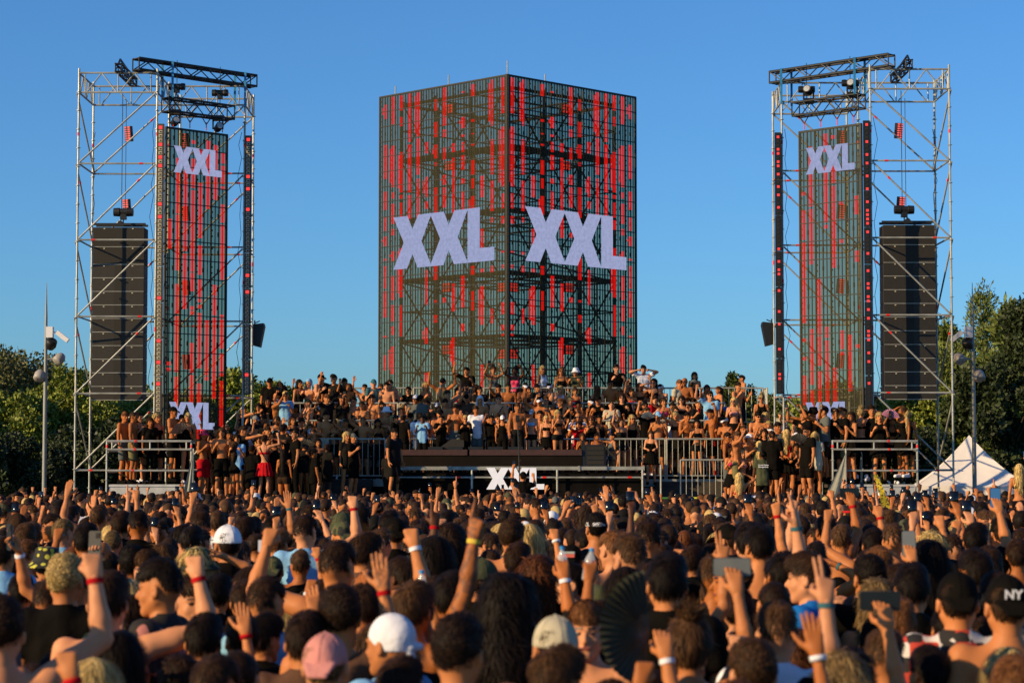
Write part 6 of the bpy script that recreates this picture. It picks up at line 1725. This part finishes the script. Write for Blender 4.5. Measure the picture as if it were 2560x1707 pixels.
# someone lifted on shoulders, person at the right edge, and two raised in front of the stage
def lifted(px, py, Y, sex, hair, top, pose, hat=None, lab='', rot=0, skin=1, **k):
    c = at(px, py, Y); h = 1.66 if sex == 'f' else 1.78; person(c.x, Y, c.z - .93 * h, h, rot, sex, hair, top, pose=pose, hat=hat, skin=skin, place=lab, **k)
lifted(2548, 1175, 44, 'f', 'ly', 'bk', 'Md', 'Gr', 'on shoulders at the right edge')
lifted(1848, 1195, 50, 'f', 'ly', 'br', 'hd', None, 'on shoulders below right landing', 0)
lifted(1308, 1192, 56.5, 'm', 'sk', 'tk', 'FM', 'Kk', 'before the white XXL sign')
# big hand fan, water bottles, flyer, raised sign
def bottle(px, py, Y, lab, tilt=0):
    e = empty('water_bottle', at(px, py, Y), label=lab, cat='bottle', group='blue capped water bottles'); e.rotation_euler = (0, R(tilt), 0)
    e.scale = (.8, .8, .8); mb = MB(); mb.lathe([(0, -.10), (.03, -.10), (.033, -.09), (.033, -.03), (.030, -.02), (.033, -.01), (.033, .03), (.014, .075), (.013, .085)], n=12); mb.build('bottle_body', BOT, e, smooth=True)
    mb = MB(); mb.lathe([(.0155, .083), (.0155, .103), (0, .104)], n=12); mb.build('cap', mat('blue_cap_plastic', (.02, .25, .55), .4), e)
BOT = bpy.data.materials.new('clear_plastic'); BOT.use_nodes = True; q_ = BOT.node_tree.nodes['Principled BSDF']; q_.inputs['Roughness'].default_value = .08; q_.inputs['Alpha'].default_value = .35; q_.inputs['Base Color'].default_value = (.8, .85, .9, 1)
def holder(px, py, Y, pose, sex='m', hair='sn', top='tk', skin=1, rot=0, lab='', fine=True, **k):
    """a person whose raised hand comes to this place; returns the point inside the hand"""
    i = 0 if pose[0] in 'fpobMmvhFQ' else 1; sh, e, w, fd, pn, hk = arm_joints(pose[i], 1 if i == 0 else -1, sex); P = w + fd * .10
    s = min(max(at(px, py, Y).z / P[2], .89), 1.10); a = R(rot); c, sn = math.cos(a), math.sin(a)
    for _ in range(25):
        z = at(px, py, Y).z
        if z > P[2] * s + .02: Y *= 1.015
        elif z < P[2] * s - .02 and Y > 6.8: Y *= .985
    t_ = at(px, py, Y); x = t_.x - (P[0] * c - P[1] * sn) * s; y = Y - (P[0] * sn + P[1] * c) * s
    USED.append((x, y)); person(x, y, 0, 1.75 * s, rot, sex, hair, top, pose=pose, skin=skin, fine=fine, place=place_of(px, Y), phone=k.pop('phone', False), **k)
    g_ = (w + fd * .085 + unit(pn - fd * (pn @ fd)) * .035) * s; return Vector((x + g_[0] * c - g_[1] * sn, y + g_[0] * sn + g_[1] * c, g_[2]))
def bottle_at(p, lab, tilt=0): q = px_of(p); bottle(q[0], q[1], p.y, lab, tilt)
bottle_at(holder(1404, 1395, 11.5, 'Md', 'm', 'sn', '0k', 2, band='w'), 'water bottle held up left of the black trucker cap')
bottle_at(holder(1478, 1400, 11.2, 'dM', 'm', 'fg', 'tk', 2, rot=10), 'water bottle held up right of the black trucker cap', 10)
bottle_at(holder(1052, 1458, 10.6, 'Md', 'f', 'ld', 'vk', 1), 'water bottle held beside the grey cap left of centre')
FP = holder(1655, 1590, 8.6, 'Md', 'm', 'sn', 'tk', 1, band='w')
fan(FP + Vector((-.05, .0, .03)), .205, (.035, .038, .018), 'large dark olive hand fan raised in the near crowd right of centre', (0, 0, 30), -170, -5, 22)
holder(1195, 1285, 10.4, 'pd', 'm', 'sd', '0k', 2, rot=-20, band='y'); holder(228, 1370, 8.8, 'fd', 'm', 'cn', '0k', 0, band='r', rot=15)
holder(2062, 1430, 8.2, 'vd', 'm', 'cd', 'tk', 0, band='t', rot=10); holder(2030, 1560, 7.6, 'dob'[1:], 'f', 'wr', 'tn', 2, band='w')
holder(1832, 1415, 9.2, 'Md', 'f', 'ud', 'vk', 1, phone=True); holder(2204, 1500, 8.4, 'Md', 'f', 'wl', 'nk', 1, phone=True)
holder(951, 1412, 9.6, 'od', 'm', 'sn', 'td', 1, band='r'); holder(161, 1610, 7.0, 'bd', 'f', 'wn', 'vk', 1, band='r')
holder(2195, 1258, 19.5, 'ff', 'm', 'sd', '0k', 1, fine=False, band='r'); holder(1938, 1250, 17, 'dp', 'm', 'sk', 'tk', 1, fine=False, band='r'); holder(1986, 1243, 17.5, 'pd', 'm', 'sn', 'tk', 0, fine=False, band='w')
fill_people(48, 23)
q = at(658, 1364, 13.5); mb = MB(); mb.box((-.03, -.012, -.035), (.03, .0, .035)); o = mb.build('paper_cup', WHITE); o.location = q; o.rotation_euler = (0, 0, .1); tag(o, 'small white carton held up in the left crowd', 'carton')
q = at(2208, 1235, 34); e = empty('flag', q, label='yellow and black wavy flag raised right of the tall posts', cat='flag'); V = []
for i in range(13):
    v = i / 12; V += [(-.10 + .14 * v - (.05 - .08 * v * (1 - v)), .02 * math.sin(v * 9), .30 - .62 * v), (-.10 + .14 * v + .02 + .10 * v, .02 * math.sin(v * 9 + 1), .30 - .62 * v)]
mb = MB(); mb.add(V, [(2 * i, 2 * i + 1, 2 * i + 3, 2 * i + 2) for i in range(12)]); mb.build('flag_cloth', pattern_mat('yellow_black_print', [(.55, .42, .02), (.5, .38, .02), (.02, .02, .01), (.55, .42, .03)], 'noi', 24.), e)
mb = MB(); mb.tube((-.16, .02, .32), (-.05, .02, -.9), .008, 5); mb.build('stick', BLK, e)
# ---------------------------------------------------------------- marks on caps and shirts
def by(part, n=0): return [d['o'] for d in PEOPLE if part in d['base'] and d['o'].location.y < 25][n]
def cap_mark(p, txt, size, zz=.055, m=None):
    ht = [c for c in p.children if 'cap' in c.name][0]; me = text_mesh(txt, size, Matrix.Translation((0, -.122, zz)) @ Matrix.Rotation(R(90 + 12), 4, 'X'), m or MK, ht, 'cap_logo')
c_ = [d['o'] for d in PEOPLE if 'backward cap' in d['base'] and d['o'].location.y < 14 and px_of(d['o'].location)[0] > 2400]
if c_: cap_mark(c_[0], 'NY', .052, .045)
c_ = [d['o'] for d in PEOPLE if 'black backward cap' in d['base'] and abs(px_of(d['o'].location + Vector((0, 0, 1.7)))[0] - 1430) < 15 and d['o'].location.y < 25]
if c_:
    ht = [c for c in c_[0].children if 'cap' in c.name][0]
    for z0, z1, m_ in ((.072, .088, mat('grey_patch', (.25, .29, .28), .8)), (.045, .071, mat('red_patch', (.45, .08, .06), .8))): mb = MB(); mb.box((-.05, -.128 + (z0 < .06) * -.004, z0), (.05, -.10, z1)); mb.build('cap_patch', m_, ht)
# ---------------------------------------------------------------- the rest of the crowd, too many to tell apart: one mesh
def crowd_mesh():
    g = random.Random(99); ng = np.random.default_rng(9)
    NS, NH = 4, 6; skin_m = [mat('crowd_skin_%s' % n, c, .55, var=.1, spec=.3) for n, c in zip(('pale', 'fair', 'tan', 'deep'), SKN)]
    hm = [mat('crowd_hair_%s' % HNM[k].replace(' ', '_'), HCOL[k], .65, var=.3, spec=.15) for k in 'kndryg']
    cm = [mat('crowd_cloth_%s' % CNM[k].replace(' ', '_'), COL[k], .85, var=.1, spec=.2) for k in 'kwgbuedrE']
    mats = skin_m + hm + cm + [PHB]; CW = {'k': 0, 'w': 1, 'g': 2, 'b': 3, 'u': 4, 'e': 5, 'd': 6, 'r': 7, 'E': 8}
    proto = {}
    def get(key, fn):
        if key not in proto: proto[key] = fn()
        return proto[key]
    parts = []; ycur = min(CUT, 60); ends = 0; cand = []; y = 6.0
    while y < 56.6:
        w = y * 2560 / F / 2 + .5 + y * .02; x = -w + g.uniform(0, .5); dx = .52 if y < 32 else .60
        while x < w: cand.append((x + g.uniform(-.15, .15), y + g.uniform(-.15, .15))); x += dx
        y += .58 if y < 32 else .72
    U = np.array(USED)
    for x, y in cand:
        if y < CUT - 1.2 or (((U - (x, y)) ** 2).sum(1) < .16).any(): continue
        far = y > 31; f = g.random() < .38; sex = 'f' if f else 'm'; pose = pick([p_ for p_ in PSS if p_[0][0] not in 'kh'] + ([('dd', 34)] if not far else [('dd', 60), ('ff', .4), ('fd', 1)]), g)
        hb, hh, hd = (.042, .024, .014) if far else (.034, .017, .010)
        V, Q, m = get(('b', pose, sex, far), lambda: body_arr(pose, sex, 0, hb, hh, hd, low=1.02))
        hs = pick(HSF if f else HSM, g); sk = g.choices((0, 1, 2, 3), (3, 6, 4, 1))[0]; hat = pick(HATS, g) if g.random() < .15 else None
        A = [(V, Q, np.where(m == 0, sk, NS + 1))]
        st = hs[0]; hl = (0, 0, HEADZ)
        if st != 'x':
            if hat and st in 'sfuc': st = 'z'
            hv, hq, _ = get(('h', st, far), lambda: hair_arr(st, .026 if far else .019, 0 if far else 2)); A.append((hv + hl, hq, NS + 'kndrygl'.index(hs[1]) % NH))
        if hat: hv, hq, _ = get(('t', hat[0], far), lambda: hat_arr(hat[0], .02 if far else .014)); A.append((hv + hl, hq, NS + NH + CW.get(hat[1], 0)))
        tp = pick(TPF if f else TPM, g)
        if tp[0] != '0':
            kd = tp[0] if tp[0] != 'a' else 't'
            cv, cq, _ = get(('c', kd, pose if kd in 'tj' else '', sex, far), lambda: cloth_arr(kd, pose, sex, .042 if far else .034)); A.append((cv, cq, NS + NH + CW.get(tp[1], 0)))
        for i, c in enumerate(pose[:2]):
            if c in 'mM':
                sh, e, w_, fd, pn, hk = arm_joints(c, 1 if i == 0 else -1, sex); P = w_ + fd * .12 + np.array([0, .035, 0]); bx = np.array([(a, b, c2) for a in (-.038, .038) for b in (-.006, .006) for c2 in (-.075, .075)]) + P
                A.append((bx, np.array([(0, 1, 3, 2), (4, 6, 7, 5), (0, 4, 5, 1), (2, 3, 7, 6), (0, 2, 6, 4), (1, 5, 7, 3)]), len(mats) - 1))
        V, Q, M_ = join(A); s = g.gauss(1.76 if not f else 1.65, .06) / 1.75; r_ = R(g.gauss(0, 18) if g.random() < .93 else g.uniform(60, 300)); c, sn = math.cos(r_), math.sin(r_)
        V = V * s; V = V @ np.array([[c, sn, 0], [-sn, c, 0], [0, 0, 1]]) + (x, y, 0); parts.append((V, Q, M_))
    for (x, y, z, h_, rot, sex, hs, top, pose, sk, hat, bot) in EXTRA:
        lo_ = 0. if bot else 1.02; V, Q, m = get(('b2', pose, sex, lo_), lambda: body_arr(pose, sex, 0, .030, .016, .010, low=lo_)); A = [(V, Q, np.where(m == 0, sk, NS + 1))]; st = hs[0]
        if st != 'x' and not (hat and hat[0] in 'TD'): 
            hv, hq, _ = get(('h2', st), lambda: hair_arr(st, .017, 2)); A.append((hv + (0, 0, HEADZ), hq, NS + 'kndrygl'.index(hs[1]) % NH))
        if hat: hv, hq, _ = get(('t2', hat[0]), lambda: hat_arr(hat[0], .014)); A.append((hv + (0, 0, HEADZ), hq, NS + NH + CW.get(hat[1], 0)))
        if top[0] != '0': cv, cq, _ = get(('c2', top[0], pose if top[0] in 'tja' else '', sex), lambda: cloth_arr(top[0], pose, sex, .028)); A.append((cv, cq, NS + NH + CW.get(top[1], 0)))
        if bot: cv, cq, _ = get(('c3', bot[0], sex), lambda: cloth_arr(bot[0], 'dd', sex, .028)); A.append((cv, cq, NS + NH + CW.get(bot[1], 0))); cv, cq, _ = get('shoe', lambda: shoe_arr(.02)); A.append((cv, cq, NS + NH))
        V, Q, M_ = join(A); r_ = R(rot); c, sn = math.cos(r_), math.sin(r_); V = V * (h_ / 1.75) @ np.array([[c, sn, 0], [-sn, c, 0], [0, 0, 1]]) + (x, y, z); parts.append((V, Q, M_))
    V, Q, M_ = join(parts); print('crowd people', len(parts), 'verts', len(V)); me = mesh_np('crowd', V, Q, M_); [me.materials.append(m) for m in mats]
    tag(link('crowd', me), 'dense mass of people filling the ground up to the stage', 'crowd', kind='stuff')
CUT = sorted(y for x, y in USED)[int(len(USED) * .93)]
CUT = 19.0
crowd_mesh()
for d in PEOPLE: d['o']['shortdesc'] = (d['base'].replace(',', ' with', 1)) + ' ' + d['place']
make_phones(); finish_labels()
print('objects', len(bpy.data.objects))
